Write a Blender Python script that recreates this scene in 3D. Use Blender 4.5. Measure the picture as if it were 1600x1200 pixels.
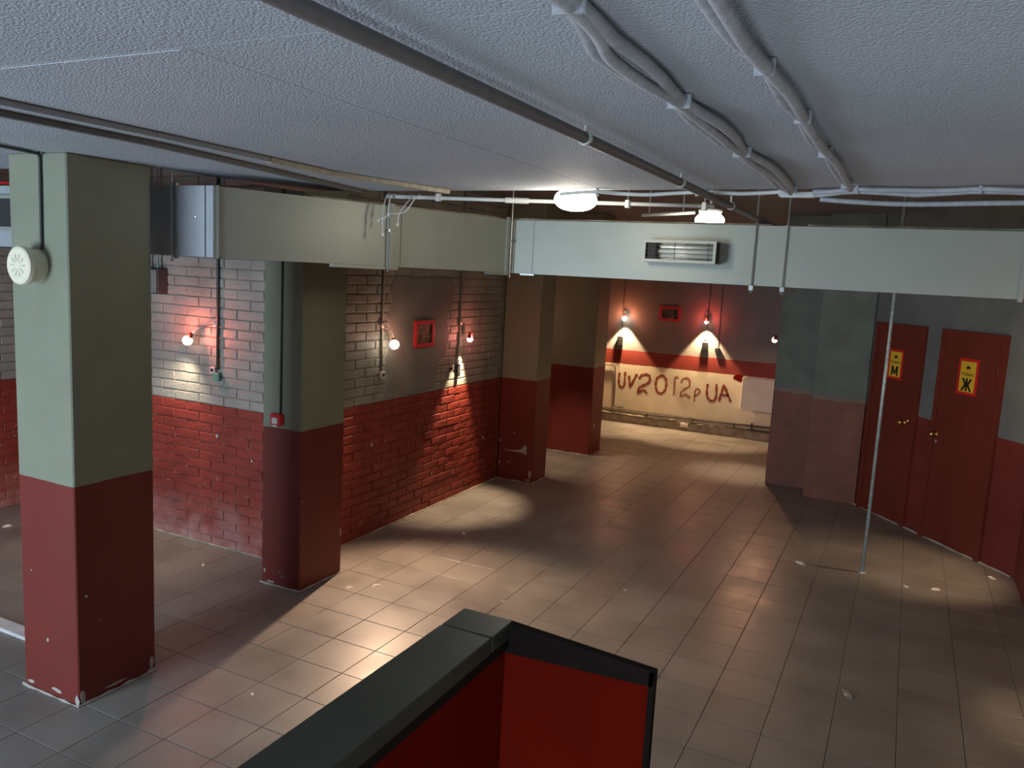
import bpy, math, random
from mathutils import Vector, Matrix
random.seed(7)
scene = bpy.context.scene
for o in list(bpy.data.objects):
    bpy.data.objects.remove(o, do_unlink=True)
C = scene.collection

# ------------------------------------------------------------------ camera
EYE = 2.185
YAW, PITCH, ROLL, FPX = -0.45535, 0.1378, 0.05206, 1248.67
def _cam_axes():
    cy, sy, cp, sp = math.cos(YAW), math.sin(YAW), math.cos(PITCH), math.sin(PITCH)
    fw = Vector((sy*cp, cy*cp, -sp)); rt = Vector((cy, -sy, 0)); up = rt.cross(fw)
    cr, sr = math.cos(ROLL), math.sin(ROLL)
    return cr*rt + sr*up, -sr*rt + cr*up, fw
CR, CU, CF = _cam_axes()
cd = bpy.data.cameras.new('camera'); cam = bpy.data.objects.new('camera', cd); C.objects.link(cam)
cd.sensor_width = 36.0; cd.lens = FPX/1600*36; cd.clip_start = 0.05
cam.matrix_world = Matrix(((CR.x, CU.x, -CF.x, 0), (CR.y, CU.y, -CF.y, 0), (CR.z, CU.z, -CF.z, EYE), (0, 0, 0, 1)))
scene.camera = cam
def seen(p):
    """distance along the view if the point is in the frame, else None (used to choose which pieces are built singly)"""
    d = Vector(p) - Vector((0, 0, EYE)); z = d.dot(CF)
    if z < 0.1: return None
    if abs(d.dot(CR)/z*FPX) > 830 or abs(d.dot(CU)/z*FPX) > 630: return None
    return z

# ------------------------------------------------------------------ light
w = bpy.data.worlds.new('world'); scene.world = w; w.use_nodes = True
w.node_tree.nodes['Background'].inputs[0].default_value = (0.55, 0.70, 1.0, 1)
w.node_tree.nodes['Background'].inputs[1].default_value = 0.3
vs = scene.view_settings
vs.view_transform = 'Standard'; vs.look = 'None'; vs.exposure = 0.0; vs.gamma = 1.0; vs.use_curve_mapping = False
DAY = 240.0
ld = bpy.data.lights.new('doorway_daylight', 'AREA'); ld.shape = 'RECTANGLE'; ld.size = 1.5; ld.size_y = 1.9
ld.energy = DAY; ld.color = (0.66, 0.82, 1.0)
lo = bpy.data.objects.new('doorway_daylight', ld); C.objects.link(lo)
lo.location = (-4.15, -2.02, 1.1); lo.rotation_euler = (math.radians(90), 0, 0)   # shines in along +Y through the entrance

ld2 = bpy.data.lights.new('added_rear_fill', 'AREA'); ld2.shape = 'RECTANGLE'; ld2.size = 1.3; ld2.size_y = 1.2
ld2.energy = 60.0; ld2.color = (0.70, 0.84, 1.0)
lo2 = bpy.data.objects.new('added_rear_fill', ld2); C.objects.link(lo2)
lo2.location = (-0.05, -1.50, 0.45); lo2.rotation_euler = (math.radians(90+48), 0, 0)   # fill lamp added unseen behind the viewer, to brighten ceiling, duct and doors

# ------------------------------------------------------------------ materials
def mat(name, col, rough=0.6, metal=0.0, emit=None, estr=0.0, noise=0.0, nscale=8.0, bump=0.0, bscale=60.0, col2=None, spec=0.5):
    m = bpy.data.materials.new(name); m.use_nodes = True
    nt = m.node_tree; b = nt.nodes['Principled BSDF']
    b.inputs['Base Color'].default_value = (*col, 1); b.inputs['Roughness'].default_value = rough
    b.inputs['Metallic'].default_value = metal; b.inputs['Specular IOR Level'].default_value = spec
    if emit:
        b.inputs['Emission Color'].default_value = (*emit, 1); b.inputs['Emission Strength'].default_value = estr
    geo = nt.nodes.new('ShaderNodeNewGeometry')
    if noise > 0:
        n = nt.nodes.new('ShaderNodeTexNoise'); n.inputs['Scale'].default_value = nscale; n.inputs['Detail'].default_value = 5
        nt.links.new(geo.outputs['Position'], n.inputs['Vector'])
        r = nt.nodes.new('ShaderNodeValToRGB'); r.color_ramp.elements[0].position = 0.3; r.color_ramp.elements[1].position = 0.7
        c2 = col2 or tuple(c*(1+noise) for c in col)
        r.color_ramp.elements[0].color = (*(c*(1-noise) for c in col), 1) if not col2 else (*col, 1)
        r.color_ramp.elements[1].color = (*c2, 1)
        nt.links.new(n.outputs['Fac'], r.inputs[0]); nt.links.new(r.outputs[0], b.inputs['Base Color'])
    if bump > 0:
        n2 = nt.nodes.new('ShaderNodeTexNoise'); n2.inputs['Scale'].default_value = bscale; n2.inputs['Detail'].default_value = 3
        nt.links.new(geo.outputs['Position'], n2.inputs['Vector'])
        bp = nt.nodes.new('ShaderNodeBump'); bp.inputs['Strength'].default_value = bump; bp.inputs['Distance'].default_value = 0.01
        nt.links.new(n2.outputs['Fac'], bp.inputs['Height']); nt.links.new(bp.outputs[0], b.inputs['Normal'])
    return m

def paint(name, stops, rough=0.55, wear_glint=0.0, wear_glint_col=(0.62, 0.58, 0.52), wear_glint_scale=14.0, wear_glint_top=3.0, bump=0.15, bscale=90, wobble=0.012, mottle=0.16, salt=0.0):
    """paint in horizontal bands: stops = [(from_z, colour), ...] from the floor up; bare scuffs where the paint has worn off, plus painted highlights on the bricks"""
    m = bpy.data.materials.new(name); m.use_nodes = True
    nt = m.node_tree; b = nt.nodes['Principled BSDF']; b.inputs['Roughness'].default_value = rough
    b.inputs['Specular IOR Level'].default_value = 0.4
    N = nt.nodes.new; L = nt.links.new
    geo = N('ShaderNodeNewGeometry'); sep = N('ShaderNodeSeparateXYZ'); L(geo.outputs['Position'], sep.inputs[0])
    wn = N('ShaderNodeTexNoise'); wn.inputs['Scale'].default_value = 9; wn.inputs['Detail'].default_value = 4; L(geo.outputs['Position'], wn.inputs['Vector'])
    wm = N('ShaderNodeMath'); wm.operation = 'MULTIPLY_ADD'; wm.inputs[1].default_value = wobble; L(wn.outputs['Fac'], wm.inputs[0]); L(sep.outputs['Z'], wm.inputs[2])
    cur = None
    for z, c in stops:
        rgb = N('ShaderNodeRGB'); rgb.outputs[0].default_value = (*c, 1)
        if cur is None: cur = rgb.outputs[0]; continue
        mr = N('ShaderNodeMapRange'); mr.inputs['From Min'].default_value = z + wobble*0.5 - 0.002; mr.inputs['From Max'].default_value = z + wobble*0.5 + 0.002
        L(wm.outputs[0], mr.inputs['Value'])
        mx = N('ShaderNodeMix'); mx.data_type = 'RGBA'; L(mr.outputs[0], mx.inputs['Factor']); L(cur, mx.inputs['A']); L(rgb.outputs[0], mx.inputs['B'])
        cur = mx.outputs['Result']
    # mottled coat
    n = N('ShaderNodeTexNoise'); n.inputs['Scale'].default_value = 3.5; n.inputs['Detail'].default_value = 6; L(geo.outputs['Position'], n.inputs['Vector'])
    mr = N('ShaderNodeMapRange'); mr.inputs['From Min'].default_value = 0.3; mr.inputs['From Max'].default_value = 0.7
    mr.inputs['To Min'].default_value = 1-mottle; mr.inputs['To Max'].default_value = 1+mottle; L(n.outputs['Fac'], mr.inputs['Value'])
    mm = N('ShaderNodeMix'); mm.data_type = 'RGBA'; mm.blend_type = 'MULTIPLY'; mm.inputs['Factor'].default_value = 1
    L(cur, mm.inputs['A']); L(mr.outputs[0], mm.inputs['B']); cur = mm.outputs['Result']
    if wear_glint > 0:
        n3 = N('ShaderNodeTexNoise'); n3.inputs['Scale'].default_value = wear_glint_scale; n3.inputs['Detail'].default_value = 8; n3.inputs['Roughness'].default_value = 0.62
        L(geo.outputs['Position'], n3.inputs['Vector'])
        th = N('ShaderNodeMapRange'); th.inputs['From Min'].default_value = 0.72-wear_glint*0.2; th.inputs['From Max'].default_value = 0.76-wear_glint*0.2; L(n3.outputs['Fac'], th.inputs['Value'])
        zt = N('ShaderNodeMapRange'); zt.inputs['From Min'].default_value = wear_glint_top; zt.inputs['From Max'].default_value = wear_glint_top*0.5; L(sep.outputs['Z'], zt.inputs['Value'])
        mu = N('ShaderNodeMath'); mu.operation = 'MULTIPLY'; L(th.outputs[0], mu.inputs[0]); L(zt.outputs[0], mu.inputs[1])
        wc = N('ShaderNodeMix'); wc.data_type = 'RGBA'; wc.inputs['B'].default_value = (*wear_glint_col, 1); L(mu.outputs[0], wc.inputs['Factor']); L(cur, wc.inputs['A']); cur = wc.outputs['Result']
    if salt > 0:   # pale salt bloom and scuffed paint low on the alcove bricks
        n5 = N('ShaderNodeTexNoise'); n5.inputs['Scale'].default_value = 5; n5.inputs['Detail'].default_value = 7; L(geo.outputs['Position'], n5.inputs['Vector'])
        zz = N('ShaderNodeMapRange'); zz.inputs['From Min'].default_value = 0.42; zz.inputs['From Max'].default_value = 0.0; zz.inputs['To Max'].default_value = 1.0; L(sep.outputs['Z'], zz.inputs['Value'])
        nn5 = N('ShaderNodeMapRange'); nn5.inputs['From Min'].default_value = 0.3; nn5.inputs['From Max'].default_value = 0.7; L(n5.outputs['Fac'], nn5.inputs['Value'])
        xx = N('ShaderNodeMath'); xx.operation = 'LESS_THAN'; xx.inputs[1].default_value = -3.83; L(sep.outputs['X'], xx.inputs[0])
        m1 = N('ShaderNodeMath'); m1.operation = 'MULTIPLY'; L(zz.outputs[0], m1.inputs[0]); L(nn5.outputs[0], m1.inputs[1])
        m2 = N('ShaderNodeMath'); m2.operation = 'MULTIPLY'; L(m1.outputs[0], m2.inputs[0]); L(xx.outputs[0], m2.inputs[1])
        m3 = N('ShaderNodeMath'); m3.operation = 'MULTIPLY'; m3.inputs[1].default_value = salt; L(m2.outputs[0], m3.inputs[0])
        sx = N('ShaderNodeMix'); sx.data_type = 'RGBA'; sx.inputs['B'].default_value = (0.46, 0.27, 0.24, 1); L(m3.outputs[0], sx.inputs['Factor']); L(cur, sx.inputs['A']); cur = sx.outputs['Result']
    L(cur, b.inputs['Base Color'])
    nb = N('ShaderNodeTexNoise'); nb.inputs['Scale'].default_value = bscale; nb.inputs['Detail'].default_value = 4; L(geo.outputs['Position'], nb.inputs['Vector'])
    bp = N('ShaderNodeBump'); bp.inputs['Strength'].default_value = bump; bp.inputs['Distance'].default_value = 0.008
    L(nb.outputs['Fac'], bp.inputs['Height']); L(bp.outputs[0], b.inputs['Normal'])
    return m

GREY = (0.222, 0.236, 0.168); RED = (0.16, 0.024, 0.017); ZB = 1.092
M = {}
M['column'] = paint('two_tone_column_paint', [(0, RED), (ZB, GREY)], rough=0.5, wear_glint=0.16, wear_glint_top=0.5, wear_glint_scale=9, mottle=0.07, bump=0.1)
M['brick'] = paint('two_tone_brick_paint', [(0, (0.23, 0.034, 0.022)), (ZB, (0.285, 0.275, 0.235))], rough=0.5, wear_glint=0.42, wear_glint_top=1.3, wear_glint_col=(0.36, 0.17, 0.12), wear_glint_scale=16, bump=0.55, bscale=45, mottle=0.2, wobble=0.006, salt=0.9)  # pale scuffs also paint in highlights where the brick paint catches light
M['mortar'] = paint('two_tone_mortar_paint', [(0, (0.21, 0.045, 0.030)), (ZB, (0.22, 0.205, 0.17))], rough=0.8, wear_glint=0.75, wear_glint_top=1.3, wear_glint_col=(0.36, 0.17, 0.125), bump=0.6, bscale=70, wobble=0.006, salt=0.9)  # paler joints carry painted highlights along with scuffed paint
M['plaster'] = paint('grey_plaster_paint', [(0, (0.20, 0.195, 0.175))], rough=0.7, bump=0.35, bscale=35)
M['plain'] = paint('two_tone_plaster_paint', [(0, RED), (ZB, GREY)], rough=0.55, wear_glint=0.14, wear_glint_top=0.5, bump=0.2)
M['niche'] = paint('faded_red_dado_paint', [(0, (0.19, 0.066, 0.038)), (ZB-0.045, (0.20, 0.135, 0.095)), (ZB, (0.125, 0.14, 0.105))], rough=0.6, wear_glint=0.05, wear_glint_top=1.2, wobble=0.06, mottle=0.22, bump=0.2)
M['doorwall'] = paint('door_wall_paint', [(0, RED), (1.065, (0.15, 0.165, 0.15))], rough=0.55, bump=0.2)
M['far'] = paint('far_wall_paint', [(0, (0.36, 0.31, 0.24)), (0.2, (0.74, 0.66, 0.50)), (0.90, (0.24, 0.035, 0.025)), (1.115, (0.25, 0.225, 0.215))], rough=0.6, wear_glint=0.0, wobble=0.025, mottle=0.1, bump=0.2)
M['door'] = paint('dark_red_door_paint', [(0, (0.15, 0.026, 0.015))], rough=0.42, mottle=0.08, bump=0.05)
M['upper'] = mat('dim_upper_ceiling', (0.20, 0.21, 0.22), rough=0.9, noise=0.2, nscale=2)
M['upper_wall'] = M['plain']
def ceiling_mat():
    m = bpy.data.materials.new('stippled_grey_ceiling'); m.use_nodes = True
    nt = m.node_tree; b = nt.nodes['Principled BSDF']; N = nt.nodes.new; L = nt.links.new
    b.inputs['Roughness'].default_value = 0.75; b.inputs['Specular IOR Level'].default_value = 0.35
    geo = N('ShaderNodeNewGeometry')
    n = N('ShaderNodeTexNoise'); n.inputs['Scale'].default_value = 130; n.inputs['Detail'].default_value = 2; L(geo.outputs['Position'], n.inputs['Vector'])
    v = N('ShaderNodeTexVoronoi'); v.inputs['Scale'].default_value = 150; L(geo.outputs['Position'], v.inputs['Vector'])
    a = N('ShaderNodeMath'); a.operation = 'SUBTRACT'; L(n.outputs['Fac'], a.inputs[0]); L(v.outputs['Distance'], a.inputs[1])
    bp = N('ShaderNodeBump'); bp.inputs['Strength'].default_value = 0.6; bp.inputs['Distance'].default_value = 0.004; L(a.outputs[0], bp.inputs['Height']); L(bp.outputs[0], b.inputs['Normal'])
    n2 = N('ShaderNodeTexNoise'); n2.inputs['Scale'].default_value = 1.1; n2.inputs['Detail'].default_value = 5; L(geo.outputs['Position'], n2.inputs['Vector'])
    r = N('ShaderNodeValToRGB'); r.color_ramp.elements[0].color = (0.38, 0.41, 0.44, 1); r.color_ramp.elements[1].color = (0.45, 0.48, 0.51, 1)
    r.color_ramp.elements[0].position = 0.3; r.color_ramp.elements[1].position = 0.7
    L(n2.outputs['Fac'], r.inputs[0]); L(r.outputs[0], b.inputs['Base Color'])
    return m
M['ceiling'] = ceiling_mat()
def tile_mat():
    m = bpy.data.materials.new('grey_brown_floor_tile'); m.use_nodes = True
    nt = m.node_tree; b = nt.nodes['Principled BSDF']; N = nt.nodes.new; L = nt.links.new
    geo = N('ShaderNodeNewGeometry'); oi = N('ShaderNodeObjectInfo')
    n = N('ShaderNodeTexNoise'); n.inputs['Scale'].default_value = 2.6; n.inputs['Detail'].default_value = 7; L(geo.outputs['Position'], n.inputs['Vector'])
    r = N('ShaderNodeValToRGB'); r.color_ramp.elements[0].position = 0.28; r.color_ramp.elements[1].position = 0.72
    r.color_ramp.elements[0].color = (0.185, 0.168, 0.148, 1); r.color_ramp.elements[1].color = (0.262, 0.24, 0.215, 1)
    L(n.outputs['Fac'], r.inputs[0])
    mr = N('ShaderNodeMapRange'); mr.inputs['To Min'].default_value = 0.93; mr.inputs['To Max'].default_value = 1.07; L(oi.outputs['Random'], mr.inputs['Value'])
    mm = N('ShaderNodeMix'); mm.data_type = 'RGBA'; mm.blend_type = 'MULTIPLY'; mm.inputs['Factor'].default_value = 1; L(r.outputs[0], mm.inputs['A']); L(mr.outputs[0], mm.inputs['B'])
    # scuffs and dust specks
    n3 = N('ShaderNodeTexNoise'); n3.inputs['Scale'].default_value = 22; n3.inputs['Detail'].default_value = 6; L(geo.outputs['Position'], n3.inputs['Vector'])
    th = N('ShaderNodeMapRange'); th.inputs['From Min'].default_value = 0.66; th.inputs['From Max'].default_value = 0.8; th.inputs['To Max'].default_value = 0.5; L(n3.outputs['Fac'], th.inputs['Value'])
    wc = N('ShaderNodeMix'); wc.data_type = 'RGBA'; wc.inputs['B'].default_value = (0.34, 0.30, 0.26, 1); L(th.outputs[0], wc.inputs['Factor']); L(mm.outputs['Result'], wc.inputs['A'])
    L(wc.outputs['Result'], b.inputs['Base Color'])
    rr = N('ShaderNodeMapRange'); rr.inputs['From Min'].default_value = 0.3; rr.inputs['From Max'].default_value = 0.7; rr.inputs['To Min'].default_value = 0.30; rr.inputs['To Max'].default_value = 0.46
    L(n.outputs['Fac'], rr.inputs['Value']); L(rr.outputs[0], b.inputs['Roughness']); b.inputs['Specular IOR Level'].default_value = 0.45
    return m
M['tile'] = tile_mat()
M['grout'] = mat('dark_grout', (0.07, 0.058, 0.048), rough=0.95, noise=0.2, nscale=30)
M['duct'] = mat('painted_duct_steel', (0.335, 0.355, 0.305), rough=0.45, metal=0.2, noise=0.05, nscale=3)
M['galv'] = mat('galvanised_duct_steel', (0.46, 0.49, 0.52), rough=0.38, metal=0.3, noise=0.10, nscale=4)
M['ductdark'] = mat('duct_seam_dark', (0.03, 0.03, 0.03), rough=0.7)
M['rod'] = mat('zinc_rod', (0.42, 0.44, 0.42), rough=0.35, metal=0.7, noise=0.1, nscale=40)
M['pipegrey'] = mat('grey_painted_pipe', (0.15, 0.14, 0.135), rough=0.5, noise=0.12, nscale=25)
M['cable'] = mat('grey_corrugated_cable', (0.40, 0.41, 0.43), rough=0.55, noise=0.15, nscale=30, bump=0.3, bscale=200)
M['pvc'] = mat('white_pvc_conduit', (0.62, 0.62, 0.58), rough=0.4, noise=0.06, nscale=20)
M['trunk'] = mat('dusty_cream_trunking', (0.42, 0.38, 0.30), rough=0.6, noise=0.2, nscale=30)
M['darkcond'] = mat('dark_conduit', (0.045, 0.055, 0.05), rough=0.5, noise=0.15, nscale=30)
M['greycond'] = mat('grey_conduit', (0.20, 0.20, 0.18), rough=0.5, noise=0.15, nscale=30)
M['socket'] = mat('socket_plastic', (0.55, 0.52, 0.46), rough=0.45, noise=0.08, nscale=20)
M['black'] = mat('black_plastic', (0.012, 0.012, 0.012), rough=0.45, noise=0.2, nscale=30)
M['white'] = mat('white_plastic', (0.72, 0.70, 0.63), rough=0.45, noise=0.05, nscale=30)
M['ivory'] = mat('ivory_speaker_plastic', (0.78, 0.72, 0.55), rough=0.4, noise=0.05, nscale=30)
M['ivoryd'] = mat('speaker_slots', (0.55, 0.50, 0.37), rough=0.6)
M['redplastic'] = mat('red_plastic', (0.55, 0.02, 0.02), rough=0.4, noise=0.05, nscale=30)
M['redframe'] = mat('red_picture_frame', (0.60, 0.03, 0.035), rough=0.4, noise=0.06, nscale=30)
M['green'] = mat('green_box_plastic', (0.10, 0.27, 0.19), rough=0.5, noise=0.08, nscale=30)
M['brass'] = mat('brass', (0.70, 0.42, 0.13), rough=0.28, metal=1.0, noise=0.08, nscale=60)
M['steel'] = mat('bright_steel', (0.65, 0.65, 0.66), rough=0.25, metal=1.0, noise=0.05, nscale=60)
M['pole'] = mat('pale_green_pole_paint', (0.40, 0.47, 0.45), rough=0.4, metal=0.3, noise=0.25, nscale=30)
M['yellow'] = mat('yellow_sign', (0.80, 0.50, 0.03), rough=0.4, noise=0.04, nscale=30)
M['signred'] = mat('red_sign_border', (0.62, 0.02, 0.015), rough=0.4, noise=0.04, nscale=30)
M['ink'] = mat('black_ink', (0.008, 0.008, 0.008), rough=0.6)
M['plank'] = mat('dark_green_varnished_plank', (0.048, 0.052, 0.034), rough=0.42, noise=0.3, nscale=6, spec=0.45)
M['fascia'] = mat('black_fascia_board', (0.012, 0.007, 0.005), rough=0.85, noise=0.2, nscale=10, spec=0.15)
M['redpanel'] = mat('dark_red_parapet_panel', (0.145, 0.007, 0.002), rough=0.8, spec=0.03, noise=0.08, nscale=5)
M['radiator'] = mat('white_radiator_enamel', (0.70, 0.66, 0.58), rough=0.4, noise=0.05, nscale=10)
M['graffiti'] = mat('rusty_red_spray_paint', (0.25, 0.045, 0.02), rough=0.7, noise=0.25, nscale=20)
M['graffiti_faint'] = mat('thin_rusty_spray_paint', (0.36, 0.15, 0.07), rough=0.7, noise=0.2, nscale=20)
M['farpipe'] = mat('dark_heating_pipe', (0.07, 0.055, 0.04), rough=0.5, noise=0.2, nscale=20)
M['farpipecream'] = mat('cream_heating_pipe', (0.40, 0.34, 0.25), rough=0.5, noise=0.2, nscale=20)
M['concrete'] = mat('rough_concrete_plinth', (0.30, 0.25, 0.19), rough=0.9, noise=0.35, nscale=12, bump=0.5, bscale=30)
M['chip'] = mat('bare_plaster_chip', (0.42, 0.375, 0.33), rough=0.9, noise=0.1, nscale=40)
M['paper'] = mat('crumpled_paper', (0.75, 0.68, 0.58), rough=0.8, noise=0.08, nscale=60)
M['marble'] = mat('white_threshold_stone', (0.62, 0.62, 0.60), rough=0.5, noise=0.12, nscale=10)
M['reflector'] = mat('heater_reflector', (0.80, 0.80, 0.76), rough=0.18, metal=1.0, noise=0.05, nscale=30)
M['heaterbox'] = mat('heater_housing_enamel', (0.42, 0.44, 0.37), rough=0.4, noise=0.06, nscale=20)
M['quartz'] = mat('quartz_tube', (0.75, 0.75, 0.72), rough=0.2, noise=0.05, nscale=40)
M['glow_lamp'] = mat('lit_opal_globe', (0.9, 0.88, 0.8), rough=0.4, emit=(1.0, 0.93, 0.80), estr=14.0)
M['glow_warm'] = mat('lit_halogen_bulb', (0.9, 0.8, 0.7), rough=0.4, emit=(1.0, 0.80, 0.62), estr=22.0)
M['glow_red'] = mat('lit_red_rimmed_bulb', (0.9, 0.4, 0.35), rough=0.4, emit=(1.0, 0.45, 0.36), estr=16.0)
M['lampshell'] = mat('dark_red_lamp_shell', (0.20, 0.03, 0.025), rough=0.35, noise=0.1, nscale=40)
def picture_mat(name, seed):
    m = bpy.data.materials.new(name); m.use_nodes = True
    nt = m.node_tree; b = nt.nodes['Principled BSDF']; N = nt.nodes.new; L = nt.links.new
    tc = N('ShaderNodeTexCoord'); mp = N('ShaderNodeMapping'); mp.inputs['Location'].default_value = (seed, seed*2, seed); mp.inputs['Scale'].default_value = (1.4, 1.4, 0.8)
    L(tc.outputs['Object'], mp.inputs[0])
    n = N('ShaderNodeTexNoise'); n.inputs['Scale'].default_value = 16; n.inputs['Detail'].default_value = 4; n.inputs['Distortion'].default_value = 1.4; L(mp.outputs[0], n.inputs['Vector'])
    r = N('ShaderNodeValToRGB'); e = r.color_ramp.elements
    e[0].position = 0.42; e[0].color = (0.015, 0.012, 0.012, 1); e[1].position = 0.75; e[1].color = (0.42, 0.34, 0.12, 1)
    k = r.color_ramp.elements.new(0.55); k.color = (0.10, 0.06, 0.04, 1)
    L(n.outputs['Fac'], r.inputs[0]); L(r.outputs[0], b.inputs['Base Color']); b.inputs['Roughness'].default_value = 0.35
    return m
M['picture'] = picture_mat('dark_picture_print', 1.3); M['picture2'] = picture_mat('dark_picture_print_wide', 4.1)

# ------------------------------------------------------------------ mesh helpers
class MB:
    def __init__(s): s.v = []; s.f = []
    def add(s, vs_, fs):
        o = len(s.v); s.v += [tuple(p) for p in vs_]; s.f += [tuple(i+o for i in f) for f in fs]; return s
    def box(s, x0, x1, y0, y1, z0, z1):
        return s.add([(x0,y0,z0),(x1,y0,z0),(x1,y1,z0),(x0,y1,z0),(x0,y0,z1),(x1,y0,z1),(x1,y1,z1),(x0,y1,z1)],
                     [(0,3,2,1),(4,5,6,7),(0,1,5,4),(1,2,6,5),(2,3,7,6),(3,0,4,7)])
    def bbox(s, x0, x1, y0, y1, z0, z1, b=0.004):
        """box with chamfered vertical and top edges"""
        pts = [(x0+b,y0),(x1-b,y0),(x1,y0+b),(x1,y1-b),(x1-b,y1),(x0+b,y1),(x0,y1-b),(x0,y0+b)]
        cx, cy = (x0+x1)/2, (y0+y1)/2
        ins = [(x + (b if x < cx else -b), y + (b if y < cy else -b)) for x, y in pts]
        n = 8; v = [(x,y,z0) for x,y in pts] + [(x,y,z1-b) for x,y in pts] + [(x,y,z1) for x,y in ins]
        f = [tuple(range(7,-1,-1)), tuple(range(16,24))]
        for i in range(n):
            j = (i+1) % n; f += [(i,j,8+j,8+i),(8+i,8+j,16+j,16+i)]
        return s.add(v, f)
    def prism(s, pts, z0, z1):
        n = len(pts); a = sum(pts[i][0]*pts[(i+1)%n][1]-pts[(i+1)%n][0]*pts[i][1] for i in range(n))
        if a < 0: pts = pts[::-1]
        v = [(x,y,z0) for x,y in pts] + [(x,y,z1) for x,y in pts]
        return s.add(v, [tuple(range(n-1,-1,-1)), tuple(range(n,2*n))] + [(i,(i+1)%n,n+(i+1)%n,n+i) for i in range(n)])
    def tube(s, pts, r, sides=8, caps=True):
        P = [Vector(p) for p in pts]; rings = []
        prev = None
        for i, p in enumerate(P):
            t = (P[min(i+1,len(P)-1)] - P[max(i-1,0)]).normalized()
            if prev is None:
                a = Vector((0,0,1)) if abs(t.z) < 0.9 else Vector((1,0,0)); u = t.cross(a).normalized()
            else: u = (prev - t*prev.dot(t)).normalized()
            prev = u; q = t.cross(u)
            rr = r[i] if isinstance(r, (list, tuple)) else r
            rings.append([p + (u*math.cos(2*math.pi*k/sides) + q*math.sin(2*math.pi*k/sides))*rr for k in range(sides)])
        v = [p for R in rings for p in R]; f = []
        for i in range(len(rings)-1):
            for k in range(sides):
                k2 = (k+1) % sides; f.append((i*sides+k, i*sides+k2, (i+1)*sides+k2, (i+1)*sides+k))
        if caps: f += [tuple(range(sides-1,-1,-1)), tuple((len(rings)-1)*sides+k for k in range(sides))]
        return s.add(v, f)
    def lathe(s, prof, origin, axis, sides=20):
        ax = Vector(axis).normalized(); a = Vector((0,0,1)) if abs(ax.z) < 0.9 else Vector((1,0,0))
        u = ax.cross(a).normalized(); q = ax.cross(u); o = Vector(origin); v = []; f = []
        for r, h in prof: v += [o + ax*h + (u*math.cos(2*math.pi*k/sides)+q*math.sin(2*math.pi*k/sides))*max(r,1e-4) for k in range(sides)]
        for i in range(len(prof)-1):
            for k in range(sides):
                k2 = (k+1) % sides; f.append((i*sides+k, i*sides+k2, (i+1)*sides+k2, (i+1)*sides+k))
        f += [tuple(range(sides-1,-1,-1)), tuple((len(prof)-1)*sides+k for k in range(sides))]
        return s.add(v, f)
    def xf(s, mtx):
        s.v = [tuple(mtx @ Vector(p)) for p in s.v]; return s
    def build(s, name, m, parent=None, smooth=False, loc=None):
        me = bpy.data.meshes.new(name); me.from_pydata(s.v, [], s.f); me.update()
        if smooth:
            for p in me.polygons: p.use_smooth = True
        me.materials.append(M[m] if isinstance(m, str) else m)
        o = bpy.data.objects.new(name, me); C.objects.link(o)
        if parent is not None:
            o.parent = parent; o.matrix_parent_inverse = parent.matrix_world.inverted() if not loc else Matrix()
        if loc: o.location = loc
        return o
def fix(o):
    """point every face outwards"""
    import bmesh
    bm = bmesh.new(); bm.from_mesh(o.data); bmesh.ops.recalc_face_normals(bm, faces=bm.faces); bm.to_mesh(o.data); bm.free(); return o
def tag(o, label=None, cat=None, group=None, kind=None):
    if label: o['label'] = label
    if cat: o['category'] = cat
    if group: o['group'] = group
    if kind: o['kind'] = kind
    return o
def root(name, label, cat, loc, group=None, rz=0.0):
    o = bpy.data.objects.new(name, None); C.objects.link(o); o.location = loc; o.rotation_euler = (0, 0, rz); o.empty_display_size = 0.1
    o.matrix_world = Matrix.Translation(loc) @ Matrix.Rotation(rz, 4, 'Z')
    return tag(o, label, cat, group)
def struct(o, label, cat): return tag(o, label, cat, kind='structure')
def spline(pts, n=6):
    P = [Vector(p) for p in pts]; out = []
    for i in range(len(P)-1):
        p0, p1, p2, p3 = P[max(i-1,0)], P[i], P[i+1], P[min(i+2,len(P)-1)]
        for k in range(n):
            t = k/n
            out.append(0.5*((2*p1)+(p2-p0)*t+(2*p0-5*p1+4*p2-p3)*t*t+(3*p1-p0-3*p2+p3)*t**3))
    return out + [P[-1]]
def text_mesh(txt, size, depth=0.0008):
    cu = bpy.data.curves.new('t', 'FONT'); cu.body = txt; cu.size = size; cu.align_x = 'CENTER'; cu.align_y = 'CENTER'; cu.extrude = depth; cu.resolution_u = 4
    o = bpy.data.objects.new('t', cu); C.objects.link(o)
    dg = bpy.context.evaluated_depsgraph_get(); me = bpy.data.meshes.new_from_object(o.evaluated_get(dg))
    bpy.data.objects.remove(o); return me

# ------------------------------------------------------------------ setting: floor
ZTOP = 2.95
floor = struct(MB().box(-6.9, 1.2, -2.2, 11.9, -0.12, -0.0035).build('floor', 'grout'), 'tiled floor of worn square grey brown tiles', 'floor')
T = 0.30; TX0, TY0 = -2.834, 2.374
def tile_mesh(seed):
    rnd = random.Random(seed); h = T/2-0.0014; b = 0.002
    j = [rnd.uniform(-0.0006, 0.0006) for _ in range(4)]
    q = [(-h,-h),(h,-h),(h,h),(-h,h)]; qi = [(x*(1-b/h), y*(1-b/h)) for x, y in q]
    v = [(x,y,-0.012) for x,y in q] + [(x,y,-0.0012) for x,y in q] + [(x,y,j[i]*0.5) for i,(x,y) in enumerate(qi)]
    f = [(8,9,10,11)] + [(i,(i+1)%4,4+(i+1)%4,4+i) for i in range(4)] + [(4+i,4+(i+1)%4,8+(i+1)%4,8+i) for i in range(4)]
    return v, f
TV = [tile_mesh(k) for k in range(5)]; TM = []
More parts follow.
